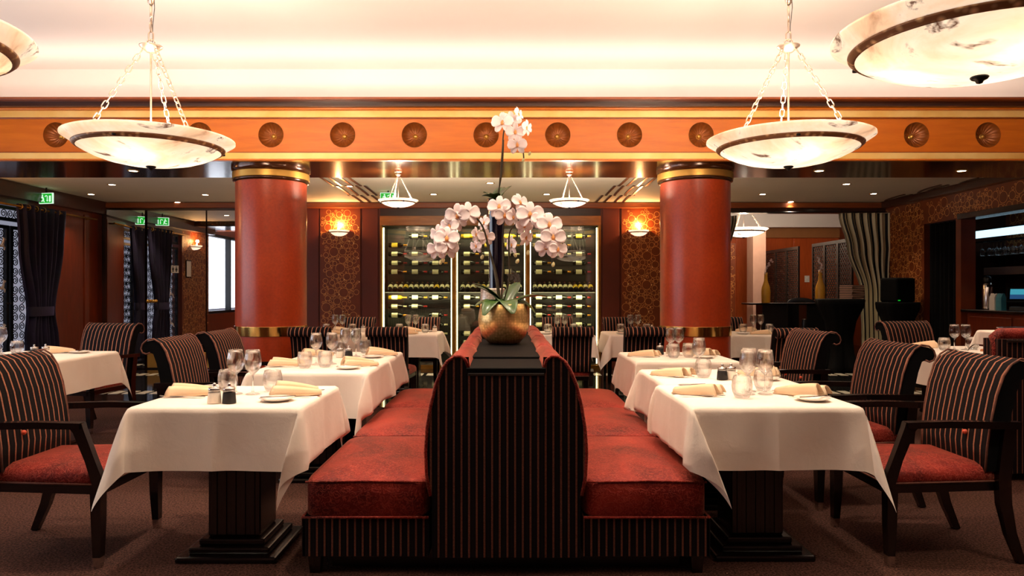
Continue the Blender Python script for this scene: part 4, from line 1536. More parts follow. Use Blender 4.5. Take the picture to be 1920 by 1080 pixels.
for bi, (a, b, nm) in enumerate(BAYS):
    xa, xb = xx(a) + .03, xx(b) - .03
    for ri, py in enumerate(ROWS):
        z = zz(py)
        MB().box(xa, xb, YB + .30, YB + .31, z - .046, z - .038).build('rack_rail', M['iron'], wc)
        MB().box(xa, xb, YB + .16, YB + .17, z - .046, z - .038).build('rack_rail', M['iron'], wc)
        n = 3
        step = (xb - xa) / n
        for k in range(n):
            if rb.random() < (.28 if bi == 0 else .12):
                continue
            x = xa + k * step + rb.uniform(.0, max(.0, step - .33))
            top = ri < 2 or (bi == 0 and ri in (5, 9))
            gk = 'bottle_y' if top and rb.random() < .4 else 'bottle'
            t = thing('wine_bottle', '%s wine bottle lying label out, %s rack of the %s wine bay' % (('left-hand', 'middle', 'right-hand')[k], RN[ri], nm), 'bottle', (x, YB + .24, z), 0, '%s rack of the %s wine bay' % (RN[ri], nm))
            put('bottle_body', bot_me[gk], t)
            put('paper_label', lab_me['label_y' if top and rb.random() < .5 else 'label'], t, None, None, (1, 1, 1))
            put('capsule', cap_me[rb.choice(['foil_red', 'foil_gold', 'foil_pale', 'foil_red'] if not top else ['foil_gold', 'foil_pale'])], t)
            if bi == 1 and rb.random() < .0:
                pass
    # sixth row: bottles side by side, bases to us, on a lit shelf
    zs = zz(548)
    MB().box(xa - .02, xb + .02, YB + .06, YB + .5, zs - .012, zs).build('shelf', M['cabinet'], wc)
    MB().box(xa - .02, xb + .02, YB + .052, YB + .06, zs - .008, zs).build('shelf_light', M['led_dim'], wc)
    n = 12
    for k in range(n):
        x = xa + .035 + (xb - xa - .07) * k / (n - 1)
        t = thing('wine_bottle', '%s wine bottle from the left, base to us, sixth row of the %s wine bay' % (ORD[k], nm), 'bottle', (x, YB + .12, zs + .040), 0, 'sixth row of the %s wine bay' % nm)
        t.rotation_euler = (0, R(-24), R(90))
        put('bottle_body', bot_me['bottle'], t)
        put('paper_label', lab_me['label_y' if rb.random() < .15 else 'label'], t)
        put('capsule', cap_me[rb.choice(['foil_red', 'foil_gold', 'foil_pale'])], t)

# ================================================================== orchids
pot = thing('flower_pot', 'hammered gold planter holding the white orchid, on the banquette', 'planter', (-.02, 4.5, .938))
ppf = [(0, 0), (.07, 0), (.098, .008), (.135, .05), (.157, .11), (.162, .155), (.156, .20), (.146, .245), (.141, .25), (.136, .245)]
MB().lathe(ppf + [(.145, .2), (.148, .15), (.12, .06), (0, .02)], 56).build('pot_wall', M['goldpot'], pot)
moss = MB()
def mossf(u, v):
    r_ = .138 * u
    a = 2 * math.pi * v
    return (r_ * math.cos(a), r_ * math.sin(a), .232 + .025 * (1 - u * u) + .008 * math.sin(9 * a + 7 * u) * u)
moss.grid(mossf, 8, 40).build('moss', M['moss'], pot)
p2 = thing('flower_pot', 'tall hammered silver pot half hidden behind the gold planter', 'planter', (-.10, 5.02, .938))
MB().lathe([(0, 0), (.07, 0), (.085, .02), (.09, .18), (.085, .34), (.08, .35), (.075, .34), (.07, .05), (0, .03)], 36).build('pot_wall', M['silverpot'], p2)
vs = thing('tall_vase', 'tall slender glossy dark vase standing behind the gold planter', 'vase', (-.085, 5.5, .938))
MB().lathe([(0, 0), (.045, 0), (.05, .01), (.052, .3), (.058, .7), (.066, 1.0), (.068, 1.03), (.063, 1.03), (.05, .6), (.04, .05), (0, .03)], 32).build('vase_wall', M['blackvase'], vs)


def petal_mesh(name, L, W, cup, mat, tip=.0):
    def fn(u, v):
        s = (v - .5) * 2
        wd = W * (math.sin(math.pi * min(1, .06 + .9 * u)) ** .6) * (.55 + .45 * u)
        return (s * wd, cup * math.sin(math.pi * u) * .5 - .12 * W * s * s, L * u)
    return MB().shell(fn, 6, 6, (0, .0015, 0)).mesh(name, mat)


pet_big = petal_mesh('petal', .052, .036, -.012, M['petal'])
pet_sep = petal_mesh('sepal', .050, .020, -.010, M['petal'])
lip_me = MB().lathe([(0, -.012), (.007, -.010), (.009, 0), (.006, .010), (0, .016)], 10).mesh('lip', M['lip'])
bud_me = MB().lathe([(0, -.016), (.008, -.011), (.011, 0), (.008, .011), (0, .018)], 12).mesh('bud', M['bud'])


def flower(plant, loc, yaw, pitch, s=1.0):
    """the face of the flower looks towards -y, then turned by yaw and pitch"""
    s *= 1.2
    f = put('flower', lip_me, plant, loc, (R(pitch), 0, R(yaw)), (s, s, s))
    for a, me in ((-78, pet_big), (78, pet_big), (0, pet_sep), (-142, pet_sep), (142, pet_sep)):
        m = Matrix.Rotation(R(a), 4, 'Y')
        off = m @ Vector((0, .004 if me is pet_sep else .0, .003))
        q = put('petal', me, f, off, m.to_euler())
    return f


def smooth_path(pts, n=6):
    pts = [Vector(p) for p in pts]
    out = []
    for i in range(len(pts) - 1):
        p0, p1, p2_, p3 = pts[max(i - 1, 0)], pts[i], pts[i + 1], pts[min(i + 2, len(pts) - 1)]
        for k in range(n):
            t = k / n
            out.append(.5 * ((2 * p1) + (p2_ - p0) * t + (2 * p0 - 5 * p1 + 4 * p2_ - p3) * t * t + (3 * p1 - p0 - 3 * p2_ + p3) * t ** 3))
    out.append(pts[-1])
    return out


def leaf(plant, base, azim, L, W, rise, droop):
    def fn(u, v):
        s = (v - .5) * 2
        wd = 1.2 * W * math.sin(math.pi * (.08 + .88 * u)) ** .7
        y = 1.1 * L * u
        z = rise * u - droop * u * u
        return (s * wd, y, z + .25 * wd * abs(s))
    m = Matrix.Translation(base) @ Matrix.Rotation(R(azim), 4, 'Z')
    MB().shell(fn, 10, 6, (0, 0, -.003)).xf(m).build('leaf', M['leaf'], plant)


def orchid_stem(plant, pts):
    pts = [P(*p) for p in pts]
    MB().tube(smooth_path(pts), .0055, 7).build('stem', M['stem'], plant)


op = thing('orchid_plant', 'white-pink orchid with arching sprays growing in the gold planter', 'orchid', (0, 0, 0))
bz = .938 + .235
for (az, L, W, ri, dr) in ((70, .20, .042, .19, .06), (110, .17, .045, .12, .12), (150, .19, .050, .17, .22), (200, .19, .055, .17, .21), (255, .17, .045, .16, .20), (283, .24, .046, .16, .10), (20, .16, .042, .16, .10), (330, .16, .042, .19, .04), (95, .19, .040, .24, .10)):
    leaf(op, (-.02 + random.uniform(-.02, .02), 4.5 + random.uniform(-.02, .02), bz), az, L, W, ri, dr)
orchid_stem(op, [(938, 565, 4.5), (932, 520, 4.48), (918, 470, 4.46), (905, 425, 4.44), (885, 402, 4.42), (868, 402, 4.40), (848, 412, 4.38), (836, 440, 4.36), (830, 470, 4.35), (832, 490, 4.35)])
orchid_stem(op, [(940, 565, 4.5), (943, 500, 4.50), (943, 440, 4.50), (948, 400, 4.48), (960, 394, 4.45), (972, 408, 4.43), (970, 440, 4.42), (966, 470, 4.42)])
orchid_stem(op, [(944, 565, 4.5), (955, 520, 4.46), (954, 450, 4.42), (962, 425, 4.40), (985, 415, 4.38), (1010, 418, 4.36), (1030, 438, 4.34), (1036, 470, 4.33), (1035, 500, 4.33)])
orchid_stem(op, [(936, 565, 4.5), (925, 500, 4.55), (912, 455, 4.6), (902, 440, 4.62), (902, 470, 4.63), (904, 485, 4.63)])
FL = [(878, 400, 4.36, 20, -8, 1.15), (858, 405, 4.34, -12, 8, 1.2), (843, 425, 4.36, -30, 0, 1.05), (838, 448, 4.32, -8, -5, 1.2), (822, 440, 4.36, -40, 5, 1.0), (838, 466, 4.33, 6, 8, 1.1), (820, 468, 4.34, -22, 10, 1.05), (852, 416, 4.38, 15, -5, 1.0),
      (936, 388, 4.42, -15, -10, 1.15), (946, 405, 4.40, 22, 10, 1.05), (975, 380, 4.42, 40, -20, 1.0), (962, 408, 4.42, 45, 0, .95),
      (994, 403, 4.34, -8, -4, 1.3), (983, 424, 4.38, 25, 15, .9), (1030, 422, 4.30, 8, -4, 1.2), (1014, 412, 4.34, 25, -8, 1.0), (1037, 446, 4.29, 10, 6, 1.2), (1024, 464, 4.31, -14, 10, 1.05), (1046, 468, 4.30, 25, 8, .95), (986, 446, 4.40, 50, 15, .9),
      (960, 460, 4.42, -62, 5, .95), (908, 418, 4.58, -50, -10, .85), (892, 440, 4.60, 60, 0, .8), (912, 445, 4.58, 15, 5, .85), (893, 462, 4.6, -40, 12, .75)]
for (px, py, d, ya, pi, s) in FL:
    flower(op, P(px, py, d), ya, pi, s)
for (px, py, d) in ((831, 488, 4.35), (826, 492, 4.35), (1035, 480, 4.33), (1037, 496, 4.33), (990, 474, 4.42), (970, 490, 4.42), (904, 482, 4.63), (966, 478, 4.42)):
    put('bud', bud_me, op, P(px, py, d), (0, random.uniform(-.5, .5), 0))

o2 = thing('orchid_plant', 'white-pink orchid rising to the frieze from the tall dark vase', 'orchid', (0, 0, 0))
for (az, L, W, ri, dr) in ((300, .12, .038, .16, .04), (340, .13, .04, .17, .05), (120, .11, .036, .08, .05), (170, .09, .035, .10, .06), (60, .1, .035, .12, .05)):
    leaf(o2, (-.085, 5.5, .938 + 1.02), az, L, W, ri, dr)
orchid_stem(o2, [(934, 380, 5.5), (938, 330, 5.5), (942, 280, 5.5), (945, 245, 5.48), (955, 232, 5.46), (968, 236, 5.45), (976, 255, 5.44), (981, 285, 5.44), (982, 298, 5.44)])
orchid_stem(o2, [(930, 380, 5.52), (940, 330, 5.52), (943, 290, 5.52), (944, 262, 5.5)])
for (px, py, d, ya, pi, s) in ((942, 230, 5.40, -12, -4, 1.3), (958, 226, 5.42, 15, -10, 1.2), (966, 248, 5.40, 5, 10, 1.15), (970, 272, 5.40, -10, 12, 1.15), (972, 215, 5.44, 62, -10, 1.0), (987, 240, 5.42, 55, 5, 1.0)):
    flower(o2, P(px, py, d), ya, pi, s)
for (px, py) in ((993, 288), (981, 300)):
    put('bud', bud_me, o2, P(px, py, 5.44), (0, .4, 0))

# ================================================================== mirror doors on the back wall
for i, (xa, xb, ym, lab) in enumerate(((xx(206), xx(275), YB - .06, 'narrow mirror panel left of the brass-footed mirror door'), (xx(277), xx(387), YB, 'mirror door with brass knobs and restroom sign'), (xx(389), xx(519), YB, 'mirror panel partly hidden by the left column'))):
    t = thing('mirror_door', lab, 'mirror', ((xa + xb) / 2, ym - .012, 0), R(5) if i == 0 else 0)
    hw = (xb - xa) / 2 - .004
    MB().box(-hw, hw, -.006, .006, .28 if i else .02, zz(395)).build('mirror_pane', M['mirror'], t)
    if i:
        MB().box(-hw, hw, -.012, .004, .02, .27, .003).build('kick_plate', M['brass'], t)
    if i == 1:
        for sx in (0, .055):
            MB().lathe([(.012, 0), (.010, .02), (.022, .03), (.030, .045), (.022, .062), (0, .066)], 16).xf(Matrix.Translation((-hw + .03 + sx * 1.6, -.006, 1.10)) @ Matrix.Rotation(R(90), 4, 'X')).build('knob', M['brass'], t)
sg = thing('restroom_sign', 'small white restroom sign with two black figures on the mirror door', 'sign', (xx(329), YB - .022, zz(505)))
MB().box(-.06, .06, -.004, 0, -.06, .06, .002).build('sign_plate', M['white'], sg)
for s in (-1, 1):
    x = s * .027
    mb = MB().lathe([(0, -.003), (.0095, -.003), (.0095, 0)], 12).xf(Matrix.Translation((x, -.004, .036)) @ Matrix.Rotation(R(-90), 4, 'X'))
    sh = [(-.014, .022), (.014, .022), (.016, -.005), (.010, -.006), (.008, -.045), (-.008, -.045), (-.010, -.006), (-.016, -.005)] if s < 0 else [(-.010, .022), (.010, .022), (.020, -.016), (.009, -.018), (.008, -.045), (-.008, -.045), (-.009, -.018), (-.020, -.016)]
    mb.add([(x + a, -.006, z) for a, z in sh] + [(x + a, -.004, z) for a, z in sh], [tuple(range(8))] + [(k, (k + 1) % 8, 8 + (k + 1) % 8, 8 + k) for k in range(8)])
    mb.build('figure', M['black'], sg)
fr = thing('picture_frame', 'small framed notice on the papered left wall, seen in the mirror', 'picture', (XL + .002, 8.48, 1.72))
MB().box(0, .018, -.12, .12, -.18, .18, .004).build('frame', M['ebony'], fr)
MB().box(.018, .020, -.10, .10, -.16, .16).build('sheet', M['white'], fr)

# ================================================================== curtains


def curtain_mesh(name, mat, top_w, fn_w, z0, z1, pleats, depth, shift=None, nz=30, nx=120):
    """hangs in the local x-z plane"""
    mb = MB()
    def fn(u, v):
        z = z1 + (z0 - z1) * v
        wd = fn_w(z)
        x = (u - .5) * wd + (shift(z) if shift else 0)
        k = min(1.6, top_w / wd)
        y = depth * math.sin(2 * math.pi * pleats * u) * (.7 + .3 * k) + .25 * depth * math.sin(2 * math.pi * (pleats * .37) * u + 3 * v)
        return (x, y, z)
    mb.shell(fn, nx, nz, (0, .004, 0))
    me = mb.mesh(name, mat)
    uv = me.uv_layers.new(name='UVMap')
    nv = (nx + 1) * (nz + 1)
    for lp in me.loops:
        i = lp.vertex_index % nv
        uv.data[lp.index].uv = ((i // (nz + 1)) / nx, (i % (nz + 1)) / nz)
    return me


def lerp_tab(tab):
    def f(z):
        for (a, va), (b, vb) in zip(tab, tab[1:]):
            if (a - z) * (b - z) <= 0:
                t = (z - a) / (b - a)
                t = t * t * (3 - 2 * t)
                return va + (vb - va) * t
        return tab[-1][1] if abs(z - tab[-1][0]) < abs(z - tab[0][0]) else tab[0][1]
    return f


cu = thing('curtain', 'dark purple velvet curtain tied back beside the entrance gate', 'curtain', (XL + .16, 9.98, 0), R(90))
put('drape', curtain_mesh('drape', M['purple'], .98, lerp_tab([(2.42, .98), (1.9, .86), (.98, .46), (.6, .6), (.03, .68)]), .03, 2.42, 7, .045, lerp_tab([(2.42, 0), (.98, -.03), (.03, .03)])), cu)
MB().loft([[(-.03 + .255 * math.cos(a) * k, .085 * math.sin(a) * k, z) for a in [2 * math.pi * q / 28 for q in range(28)]] for z, k in ((.92, .98), (.94, 1.0), (1.03, 1.02), (1.05, 1.0))], False).build('tie_band', M['purple'], cu)
rd = thing('curtain_rod', 'dark curtain rod with brass rings above the purple curtain', 'curtain rod', (XL + .16, 9.0, 2.385), R(90))
MB().tube([(-.2, 0, 0), (2.3, 0, 0)], .014, 10).build('rod', M['oldbrass'], rd)
for x in (.52, .68, .84, 1.0, 1.16, 1.32):
    MB().tube([(x, .034 * math.cos(a), .034 * math.sin(a)) for a in [2 * math.pi * q / 18 for q in range(19)]], .006, 6, True, False).build('ring', M['brass'], rd)
for x in (-.1, 2.2):
    MB().box(x - .01, x + .01, -.01, .16, -.012, .012).build('bracket', M['oldbrass'], rd)

cs = thing('curtain', 'beige and black striped curtain hanging in the doorway at right', 'curtain', (xx(1622), YB - .10, 0))
put('drape', curtain_mesh('drape', M['curtainstripe'], .95, lerp_tab([(2.50, .95), (2.0, .80), (1.3, .52), (.6, .50), (.03, .55)]), .03, 2.52, 8, .035, lerp_tab([(2.50, 0), (1.9, .06), (1.2, .14), (.03, .16)])), cs)
cs2 = thing('curtain', 'beige and black striped curtain edge beside the right column', 'curtain', (xx(1366) - .02, YB + .30, 0))
put('drape', curtain_mesh('drape', M['curtainstripe'], .5, lerp_tab([(2.50, .5), (1.9, .38), (1.5, .26), (.03, .3)]), .03, 2.52, 5, .03, lerp_tab([(2.5, 0), (1.5, -.14), (.03, -.15)])), cs2)
rd2 = thing('curtain_rod', 'thin dark curtain rail across the doorway at right', 'curtain rod', (0, YB - .10, 2.535))
MB().tube([(xx(1368), 0, 0), (XR - .03, 0, 0)], .010, 8).build('rod', M['iron'], rd2)
for x in (xx(1384), xx(1573), xx(1640)):
    MB().box(x - .006, x + .006, -.006, .006, 0, .06).build('hanger', M['iron'], rd2)
bc = thing('curtain', 'plain black curtain filling the door beside the bar', 'curtain', (XR + .08, 10.245, 0), R(90))
put('drape', curtain_mesh('drape', M['blackcloth'], .74, lambda z: .74, .02, 2.24, 7, .025), bc)

# ================================================================== entrance gate on the left
gt = thing('entrance_gate', 'black iron entrance gate of scrolls with pale leaping deer', 'gate', (XL - .08, 0, 0))
gl = [(8.80, 9.62, .05, 2.14), (9.66, 10.30, .05, 2.14), (8.80, 10.30, 2.20, 2.40)]
spir = []
for k in range(26):
    a = 2 * math.pi * 1.75 * k / 25
    r_ = .064 * (1 - .80 * k / 25)
    spir.append((0, r_ * math.cos(a), r_ * math.sin(a)))
scroll_me = MB().tube(spir, .0062, 5).mesh('scroll', M['iron'])
deer = [(0, 0), (.03, .012), (.06, .012), (.085, .035), (.10, .075), (.09, .095), (.115, .09), (.135, .078), (.13, .068), (.115, .066), (.108, .04), (.10, .01), (.125, -.012), (.12, -.045), (.108, -.044), (.108, -.016), (.085, -.012), (.04, -.012), (.015, -.025), (-.02, -.055), (-.045, -.062), (-.045, -.052), (-.02, -.042), (-.008, -.015)]
deer_me = MB().add([(-.006, y, z) for y, z in deer] + [(.006, y, z) for y, z in deer], [tuple(range(len(deer))), tuple(range(len(deer), 2 * len(deer)))] + [(k, (k + 1) % len(deer), len(deer) + (k + 1) % len(deer), len(deer) + k) for k in range(len(deer))]).mesh('deer', M['pale'])
for li, (ya, yz, za, z1) in enumerate(gl):
    MB().box(-.025, .025, ya, ya + .045, za, z1).build('frame_bar', M['iron'], gt)
    MB().box(-.025, .025, yz - .045, yz, za, z1).build('frame_bar', M['iron'], gt)
    MB().box(-.025, .025, ya + .045, yz - .045, za, za + .045).build('frame_bar', M['iron'], gt)
    MB().box(-.025, .025, ya + .045, yz - .045, z1 - .045, z1).build('frame_bar', M['iron'], gt)
    ny = max(1, int((yz - ya - .09) / .125))
    nz = max(1, int((z1 - za - .09) / .125))
    for i in range(ny):
        for j in range(nz):
            y = ya + .045 + (yz - ya - .09) * (i + .5) / ny
            z = za + .045 + (z1 - za - .09) * (j + .5) / nz
            put('scroll', scroll_me, gt, (0, y, z), (R(90 * ((i * 3 + j * 2) % 4)), 0, 0), (1, 1 if (i + j) % 2 else -1, 1))
for z in (.72, 1.30, 1.86):
    put('deer', deer_me, gt, (.02, 9.40, z), None, (1.2, 1.2, 1.2))
    put('deer', deer_me, gt, (.02, 9.02, z - .1), None, (1.2, 1.2, 1.2))
MB().tube([(.02, 9.6, 1.1), (.06, 9.6, 1.1), (.07, 9.56, 1.1), (.07, 9.48, 1.1)], .010, 8).build('handle', M['iron'], gt)
gp = MB().box(XL - .16, XL - .15, 8.75, 10.35, .02, 2.42).build('window_2', M['pane'])
struct(gp)

# ================================================================== exit signs
def exit_sign(label, loc, rz):
    t = thing('exit_sign', label, 'exit sign', loc, rz, 'lit green exit signs')
    MB().box(-.115, .115, -.012, .012, -.075, .075, .003).build('sign_box', M['signwhite'], t)
    for sd in (1, -1):
        def pl(x, y, z):
            return (x * sd, y * sd, z)
        MB().add([pl(x, -.0145, z) for x, z in ((-.105, -.065), (.105, -.065), (.105, .065), (-.105, .065))] + [pl(x, -.0121, z) for x, z in ((-.105, -.065), (.105, -.065), (.105, .065), (-.105, .065))],
                 [(0, 1, 2, 3), (0, 1, 5, 4), (1, 2, 6, 5), (2, 3, 7, 6), (3, 0, 4, 7)]).build('green_field', M['signgreen'], t)
        def flat(poly, name):
            n = len(poly)
            MB().add([pl(x, -.0165, z) for x, z in poly] + [pl(x, -.0145, z) for x, z in poly], [tuple(range(n))] + [(k, (k + 1) % n, n + (k + 1) % n, n + k) for k in range(n)]).build(name, M['signwhite'], t)
        flat([(.060, -.05), (.090, -.05), (.090, .035), (.060, .035)], 'door_symbol')
        # running figure
        flat([(-.052 + .011 * math.cos(a), .042 + .011 * math.sin(a)) for a in [2 * math.pi * k / 12 for k in range(12)]], 'figure_head')
        flat([(-.062, .028), (-.040, .028), (-.036, .0), (-.022, -.010), (-.026, -.022), (-.046, -.014), (-.056, -.03), (-.085, -.032), (-.085, -.046), (-.05, -.046), (-.04, -.030), (-.028, -.052), (-.012, -.052), (-.034, -.012), (-.052, .0), (-.078, .014), (-.084, .004)], 'figure_body')
        # bent arrow
        arc = [(.012 + .024 * math.cos(a), .018 + .024 * math.sin(a)) for a in [math.pi * k / 10 for k in range(11)]]
        inn = [(.012 + .012 * math.cos(a), .018 + .012 * math.sin(a)) for a in [math.pi * (10 - k) / 10 for k in range(11)]]
        flat(arc + inn, 'arrow_bend')
        flat([(.024, .018), (.036, .018), (.036, -.028), (.024, -.028)], 'arrow_shaft')
        flat([(.014, -.026), (.046, -.026), (.030, -.050)], 'arrow_head')
    MB().box(-.01, .01, -.006, .006, .075, max(.08, ZB - loc[2])).build('hanger', M['iron'], t)
    return t


exit_sign('lit green exit sign above the purple curtain at left', (P(87, 372, 10.0).x, 10.0, P(87, 372, 10.0).z), R(-14))
exit_sign('lit green exit sign behind the small pendant left of the orchid', (P(728, 371, 10.3).x, 10.3, P(728, 371, 10.3).z), 0)

# ================================================================== bar on the right
br = thing('bar_counter', 'red-brown wooden bar counter with a black top at right', 'bar counter', (0, 0, 0))
MB().box(XR + .05, XR + .6, 5.3, 9.70, 0, .985).build('counter_body', M['wood'], br)
MB().box(XR - .02, XR + .66, 5.25, 9.74, .985, 1.02, .006).build('counter_top', M['ebony'], br)
for k in range(5):
    MB().box(XR + .035, XR + .05, 5.4 + .86 * k, 6.2 + .86 * k, .1, .93, .004).build('front_panel', M['wood'], br)
bs = thing('bar_shelf', 'dark back-bar shelving with a pale ledge inside the bar', 'shelf', (0, 0, 0))
MB().box(7.55, 8.09, 5.0, YB - .02, 0, .95).build('cabinet_body', M['ebony'], bs)
MB().box(7.5, 8.09, 5.0, YB - .02, .95, .98, .004).build('work_top', M['steel'], bs)
for z in (1.50, 1.86):
    MB().box(7.75, 8.09, 5.0, YB - .02, z, z + .03).build('shelf_board', M['ebony'], bs)
MB().box(7.73, 7.75, 5.0, YB - .02, 1.52, 1.64).build('ledge', M['pinkpillar'], bs)
for y in (10.3, 9.1):
    MB().box(7.76, 8.09, y, y + .03, .98, 1.86).build('upright', M['ebony'], bs)
tl = thing('tube_light', 'blue-white tube light above the hanging bar glasses', 'light', (7.45, 10.2, 2.1))
MB().box(-.03, .03, -1.35, 1.35, 0, .11, .004).build('diffuser', M['tube'], tl)
MB().box(-.04, .04, -1.36, 1.36, .11, .13).build('housing', M['iron'], tl)
rk = thing('glass_rack', 'dark rail under the tube light holding upturned glasses', 'rack', (7.45, 10.2, 2.03))
MB().box(-.09, -.03, -1.35, 1.35, -.004, .006).build('rail', M['iron'], rk)
MB().box(.03, .09, -1.35, 1.35, -.004, .006).build('rail', M['iron'], rk)
for k in range(20):
    g = put('wine_glass', wine_me, None, (7.45 + (.06 if k % 2 else -.06), 11.2 - .085 * k, 2.028), (R(180), 0, 0))
    tag(g, '%s upturned glass from the left, hanging under the bar tube light' % ORD[k], 'wine glass', 'glasses hanging over the bar')
thm = thing('thermos', 'tall steel coffee urn at the left end of the bar counter', 'urn', P(1808, 578, 9.6) + Vector((0, 0, .0)))
thm.location = (6.17 + .22, 9.58, 1.02)
MB().lathe([(0, 0), (.06, 0), (.062, .01), (.062, .32), (.055, .34), (.04, .36), (0, .365)], 24).build('urn_body', M['steel'], thm)
MB().lathe([(.045, .36), (.05, .38), (.05, .42), (.03, .44), (0, .445)], 20).build('urn_lid', M['iron'], thm)
MB().box(-.05, .05, -.066, -.058, .30, .33).build('tap_panel', M['black'], thm)
for k, yy in enumerate((9.40, 9.27)):
    c_ = thing('carton', ('white' if k == 0 else 'teal and white') + ' carton with a blue cap on the bar counter', 'carton', (6.36, yy, 1.02), .2)
    MB().loft([[(-.04, -.04, z), (.04, -.04, z), (.04, .04, z), (-.04, .04, z)] for z in (0, .16)] + [[(-.01, -.04, .215), (.01, -.04, .215), (.01, .04, .215), (-.01, .04, .215)]], True, True, False).build('carton_body', M['white' if k == 0 else 'teal'], c_)
    MB().lathe([(.016, .19), (.016, .215), (0, .217)], 12, (0, -.02, 0)).build('cap', M['bluecap'], c_)
rg = thing('cash_register', 'black touchscreen till with a lit blue screen on the bar', 'cash register', (6.42, 8.92, 1.02), R(-38))
MB().box(-.16, .16, -.12, .14, 0, .05, .006).build('till_base', M['black'], rg)
MB().bar([(0, .06, .05), (0, .02, .14)], (.10, .04)).build('till_stand', M['black'], rg)
m = Matrix.Translation((0, -.01, .19)) @ Matrix.Rotation(R(-48), 4, 'X')
MB().box(-.19, .19, -.015, .015, -.13, .13, .006).xf(m).build('till_screen', M['black'], rg)
MB().box(-.155, .155, -.0175, -.015, .0, .10).xf(m).build('display', M['screen'], rg)
MB().box(-.155, .155, -.0175, -.015, -.08, -.002).xf(m).build('display', M['screen_dark'], rg)
pb = thing('paper_tray', 'low black printer with white paper right of the till', 'printer', (6.45, 8.45, 1.02), R(-20))
MB().box(-.15, .15, -.12, .12, 0, .10, .008).build('printer_body', M['black'], pb)
MB().box(-.11, .11, -.09, .09, .10, .112).build('paper_sheet', M['white'], pb)

# ================================================================== doorway: stands, console, vases, screens


def stretch_cover(label, x, y, hw, hgt):
    t = thing('draped_stand', label, 'stand', (x, y, 0), .0, 'black-draped high stands')
    rings = []
    for z, k, lob in ((hgt, .98, 0), (hgt - .02, 1.0, 0), (hgt - .1, .97, .02), (hgt * .7, .66, .05), (hgt * .45, .52, .1), (hgt * .25, .58, .25), (.08, .84, .45), (0.0, 1.0, .55)):
        ring = []
        for q in range(48):
            a = 2 * math.pi * q / 48
            e = abs(math.sin(2 * a))
            r_ = hw * k * (1.0 - lob * (1 - e)) * (1.12 if e > .9 else 1.0)
            ring.append((r_ * math.cos(a), r_ * math.sin(a), z))
        rings.append(ring)
    MB().loft(rings, True).build('stretch_cover', M['blackcloth'], t)
    return t


stretch_cover('black stretch-covered high stand under the menu stack', 5.22, 11.3, .33, 1.14)
stretch_cover('black stretch-covered high stand under the black box', 5.80, 10.7, .27, 1.10)
for k in range(8):
    o = thing('menu_book', '%s black menu with pale page edges in the stack of eight' % ('lowest', 'second', 'third', 'fourth', 'fifth', 'sixth', 'seventh', 'topmost')[k], 'menu', (5.36, 11.2, 1.143 + .027 * k), R(32 + 2 * math.sin(k * 2)), 'menus stacked on the stand')
    MB().box(-.16, .16, -.11, .11, 0, .005).build('cover', M['black'], o)
    MB().box(-.16, .16, -.11, .11, .021, .026).build('cover', M['black'], o)
    MB().box(-.155, .155, -.107, .107, .005, .021).build('pages', M['pinkpillar'], o)
bx = thing('black_box', 'square black cloth-covered box on the right-hand black stand', 'box', (5.80, 10.70, 1.10), R(20))
MB().box(-.18, .18, -.16, .16, 0, .36, .03).build('box_body', M['blackcloth'], bx)
MB().box(-.17, -.13, -.166, -.16, .02, .035).build('indicator', M['signgreen'], bx)

cn = thing('console', 'dark high console table carrying the two ochre vases', 'console', (4.82, 12.35, 0))
MB().box(-.74, .72, -.2, .2, 1.03, 1.06, .005).build('console_top', M['ebony'], cn)
MB().box(-.50, -.08, -.16, .16, .05, 1.03).build('cabinet_body', M['black'], cn)
MB().box(.25, .62, -.16, .16, .55, 1.03).build('cabinet_body', M['black'], cn)
for x in (.22, .66):
    MB().lathe([(.035, 0), (.03, .2), (.045, .4), (.03, .55), (.055, .7), (.04, .78)], 14, (x, -.14, 0)).build('turned_leg', M['black'], cn)
    MB().lathe([(.0, .80), (.03, .79), (.03, .77)], 10, (x, -.14, 0)).build('leg_cap', M['steel'], cn)
for (px, lab, tall, d) in ((1436, 'left ochre bottle vase with white blossom on the console', .52, 12.35), (1538, 'right ochre bottle vase with white blossom on the console', .56, 12.35)):
    v = thing('bottle_vase', lab, 'vase', ((px - VX) * d / F, d, 1.06), 0, 'ochre vases on the console')
    k = tall / .52
    MB().lathe([(r * k, z * k) for r, z in [(0, 0), (.07, 0), (.072, .01), (.075, .2), (.066, .27), (.045, .33), (.030, .38), (.026, .46), (.028, .52), (.022, .52), (.02, .40), (0, .38)]], 28).build('vase_wall', M['ochre'], v)
    sp_ = thing('blossom_spray', lab.split()[0] + ' spray of small white blossoms in an ochre vase', 'flowers', v.location + Vector((0, 0, .45 * k)), 0, 'white blossom sprays')
    MB().tube([(0, 0, -.1), (.01, 0, .1), (.05, 0, .22), (.10 if px < 1500 else -.02, 0, .28)], .003, 5).build('stem', M['stem'], sp_)
    for q in range(14):
        t = q / 13
        bx_ = (.10 if px < 1500 else -.03) * t * t + random.uniform(-.03, .03)
        mb = MB()
        for a in range(5):
            aa = 2 * math.pi * a / 5
            mb.lathe([(0, .006), (.009, .002), (0, -.004)], 6, (.012 * math.cos(aa), 0, .012 * math.sin(aa)))
        mb.build('blossom', M['petal'], sp_, (bx_, random.uniform(-.04, -.01), .05 + .24 * t))

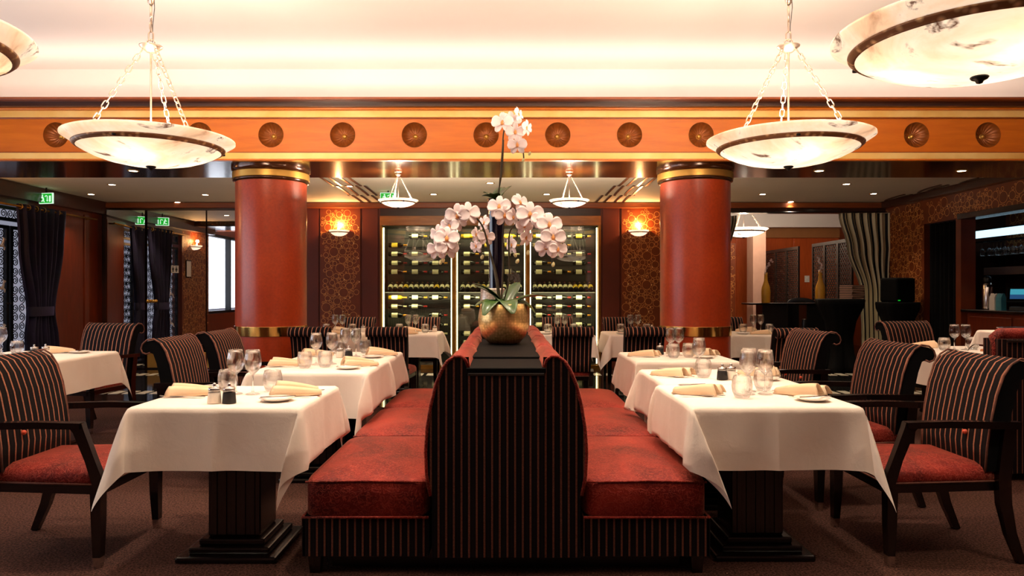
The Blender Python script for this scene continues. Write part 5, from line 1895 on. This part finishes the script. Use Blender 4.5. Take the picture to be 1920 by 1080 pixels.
# lattice screens standing in the far room
def lattice_screen(label, x, y0, n, pw, z1):
    t = thing('lattice_screen', label, 'screen', (x, y0, 0), 0, 'dark lattice folding screens')
    # one lattice panel: diagonal slats both ways, real gaps
    mb = MB()
    hgt, wd = z1 - .12, pw - .08
    stp = .085
    th = .009
    k = -int(hgt / stp) - 1
    def clip(c, sgn):
        pts = []
        for u in (0, wd):
            zz0 = c + sgn * u
            if 0 <= zz0 <= hgt:
                pts.append((u, zz0))
        for z in (0, hgt):
            u = (z - c) * sgn
            if 0 < u < wd:
                pts.append((u, z))
        return pts[:2] if len(pts) >= 2 else None
    for sgn in (1, -1):
        c = -wd if sgn > 0 else 0
        while c < hgt + wd:
            q = clip(c, sgn)
            if q:
                a, b = q
                mb.bar([(0, a[0] + .04, a[1] + .06), (0, b[0] + .04, b[1] + .06)], (.012, th * 2))
            c += stp
    z = .06
    while z < hgt:
        mb.bar([(0, .04, z), (0, wd + .04, z)], (.012, th))
        z += stp
    lat = mb.mesh('lattice_infill', M['lattice'])
    fr_ = MB()
    fr_.box(-.018, .018, 0, .04, 0, z1).box(-.018, .018, pw - .04, pw, 0, z1).box(-.018, .018, .04, pw - .04, 0, .06).box(-.018, .018, .04, pw - .04, z1 - .06, z1)
    frm = fr_.mesh('panel_frame', M['lattice'])
    for i in range(n):
        f = put('panel_frame', frm, t, (0, i * pw, 0))
        o = put('lattice_infill', lat, f)
        o['kind'] = 'stuff'
    return t


lattice_screen('dark lattice screen of four panels behind the left vase', 5.9, 14.56, 4, .635, 2.17)
lattice_screen('dark lattice screen behind the right vase and striped curtain', 5.9, 12.30, 3, .535, 2.17)
sw = thing('light_switch', 'small white switch plate on the orange wall between the screens', 'switch', P(1513, 523, YF - .03))
MB().box(-.06, .06, -.008, 0, -.08, .08, .003).build('switch_plate', M['white'], sw)
MB().box(-.02, .02, -.012, -.008, -.03, .03, .002).build('rocker', M['white'], sw)
rch = thing('round_chair', 'black chair with a rounded back behind the right vase', 'chair', (5.45, 13.1, 0), R(180))
def rbk(u, v):
    a = math.pi * (u - .5) * .9
    top = 1.14 - .10 * abs(2 * u - 1) ** 2
    return (.27 * math.sin(a), -.2 - .08 * math.cos(a), .45 + (top - .45) * v)
MB().shell(rbk, 14, 6, (0, -.02, 0)).build('backrest', M['black'], rch)
MB().lathe([(0, .40), (.24, .40), (.25, .43), (.24, .46), (0, .47)], 24).build('seat', M['black'], rch)
for a in range(4):
    aa = R(45 + 90 * a)
    MB().bar([(.19 * math.cos(aa), .19 * math.sin(aa), .41), (.22 * math.cos(aa), .22 * math.sin(aa), 0)], [(.035, .035), (.025, .025)]).build('leg', M['ebony'], rch)
